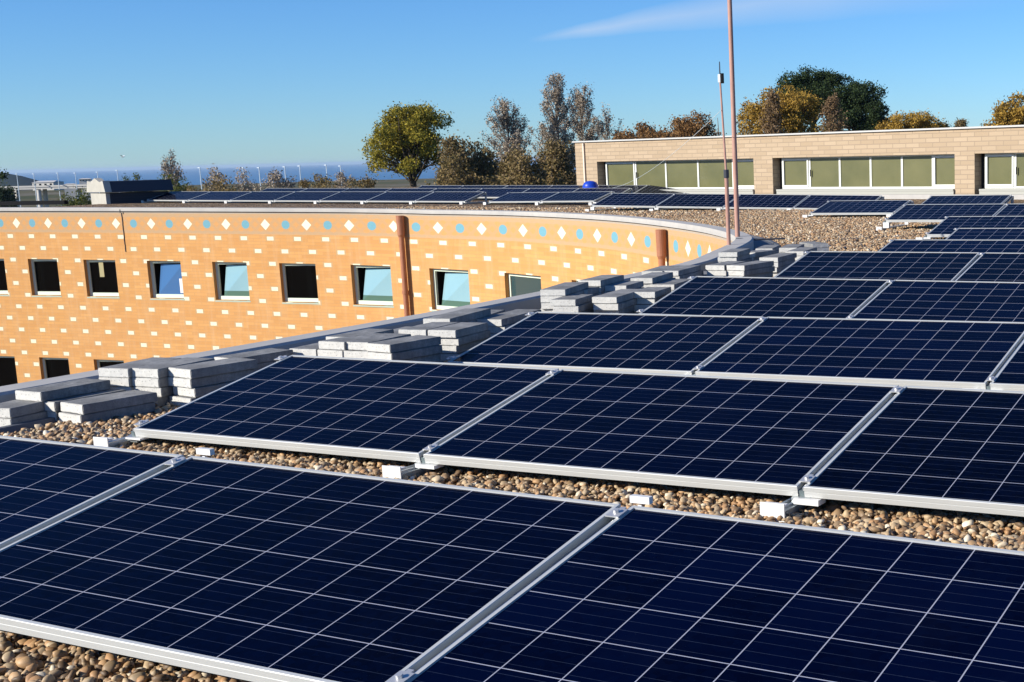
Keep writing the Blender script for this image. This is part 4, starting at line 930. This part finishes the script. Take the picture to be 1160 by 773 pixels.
for n_, lb in (('und1', 'tangled olive brown thicket right of the oak'), ('und2', 'brown thicket beneath the slender poplar'), ('und3', 'rusty brown thicket beneath the tallest poplar'), ('und4', 'low brown bush behind the far panels, right of the oak'), ('und5', 'olive brown thicket left of the slender poplar'), ('und6', 'low rusty thicket left of the tan building')):
    shrub(*a_(n_), LM['und'], lb, -9.5, dens=1.6, stems=22, leaf=.19, kindname='thicket', cat='thicket')
round_tree(*a_('rust1'), LM['rust'], 'low rust coloured tree over the left part of the tan building', dens=.7, flat=.8, kindname='rust_tree', leaf=.14)
round_tree(*a_('rust2'), LM['rust'], 'sparse rust brown tree left of the tall mast', dens=.55, flat=.8, kindname='rust_tree', leaf=.14)
poplar(*a_('bareM'), 'bare twiggy tree directly behind the tall mast', n=20, dens=.4, kindname='bare_tree')
round_tree(*a_('gold1'), LM['gold'], 'broad golden brown tree right of the tall mast', dens=1.1, kindname='golden_tree', nb=80, leaf=.15)
for n_, lb in (('brownc1', 'narrow brown cypress in front of the broad golden tree'), ('brownc2', 'narrow brown cypress in front of the dark evergreen')):
    x, y, z_, w_ = TD[n_][1:]
    e = empty('brown_cypress', (x, y, -9.5)); tag(e, lb, 'tree', 'narrow brown cypresses'); H_ = z_+9.5
    tb_ = MB(); limb(tb_, (0, 0, -.5), (0, 0, H_*.9), .16, .03, 6, .02); tb_.build('trunk', M_bark, e)
    lv = [puff((rng.normal()*.1*w_, rng.normal()*.1*w_, H_*t), w_*(.42 if t < .8 else .42*(1-t)/.2+.1)*random.uniform(.7, 1.05), 150, 1.3) for t in np.linspace(.25, .96, 24)]
    leaves('crown', np.concatenate(lv), LM['brownc'], e, .13, 1.3)
round_tree(*a_('dark1'), LM['dark'], 'tallest dark evergreen tree above the tan building', dens=1.5, kindname='evergreen_tree', nb=84, flat=.8)
round_tree(*a_('dark2'), LM['dark'], 'dark evergreen tree at the right of the tallest evergreen', dens=1.6, kindname='evergreen_tree', nb=74, flat=.9)
round_tree(*a_('gold2'), LM['gold'], 'small low golden tree right of the dark evergreens', dens=.9, kindname='golden_tree', flat=.75, leaf=.13)
round_tree(*a_('tiny'), LM['und'], 'tiny distant tree top above the tan building', dens=.5, kindname='tree', nb=20, leaf=.15)
round_tree(*a_('gold3'), LM['gold'], 'yellow green tree cut by the right edge of the view', dens=1.0, kindname='golden_tree', low=LM['oak'])
shrub(*a_('lean1'), LM['green'], 'wind bent bush behind the stone ventilator', -9, dens=.8, stems=7, leaf=.13)
shrub(*a_('lean2'), LM['oakdark'], 'small dark bush just right of the wind bent bush', -9, dens=.6, stems=5, leaf=.12)
poplar(*a_('bare3'), 'bare twiggy tree above the yellow green shrub on the left', base=-9, n=16, dens=.6, kindname='bare_tree')
shrub(*a_('shrubL'), LM['green'], 'wide yellow green shrub right of the stone ventilator', -9, dens=1.4, stems=16, leaf=.13)
shrub(*a_('shrubL2'), LM['und'], 'brown shrub at the left end of the far panels', -9, dens=1.2, stems=10, leaf=.12)
for n_, lb, dn in (('b1', 'bare brown bush first right of the yellow green shrub', .9), ('b2', 'bare brown bush second right of the yellow green shrub', .9), ('b3', 'wide bare brown bush in the middle of the sea view', 1.0), ('b4', 'small bush right of the wide bare bush', .9),
                   ('b5', 'brown bush halfway between the shrubs and the oak', .9), ('b6', 'sparse bare bush left of the oak', .6), ('b7', 'low dark bush at the left foot of the oak', 1.5), ('b8', 'long low brown hedge behind the left half of the far panels', 2.2), ('b9', 'long low brown hedge behind the right half of the far panels', 2.2)):
    shrub(*a_(n_), LM['bare'] if n_ in ('b1', 'b2', 'b3', 'b6') else LM['und'], lb, -9.5, dens=dn*1.0, stems=16, leaf=.14)
shrub(*a_('green0'), LM['green'], 'yellow green bushes beneath the viaduct end', -14, dens=1.5, stems=16, leaf=.2)
shrub(*a_('dl'), LM['dark'], 'dark tree mass at the left edge in front of the headland', -16, dens=2, stems=14, leaf=.3)

# ------------------------------------------------------------------ thin sea haze
hz_ = MB(); hz_.box(-50000, 50000, -50000, 50000, -46, 24); hzm = bpy.data.materials.new('sea haze'); hzm.use_nodes = True
t_ = hzm.node_tree; t_.nodes.clear(); ov = t_.nodes.new('ShaderNodeOutputMaterial'); pv_ = t_.nodes.new('ShaderNodeVolumePrincipled')
pv_.inputs['Color'].default_value = (.62, .80, 1, 1); pv_.inputs['Density'].default_value = 4e-5; pv_.inputs['Anisotropy'].default_value = .2
t_.links.new(pv_.outputs[0], ov.inputs['Volume'])
tag(hz_.build('haze', hzm), kind='stuff')
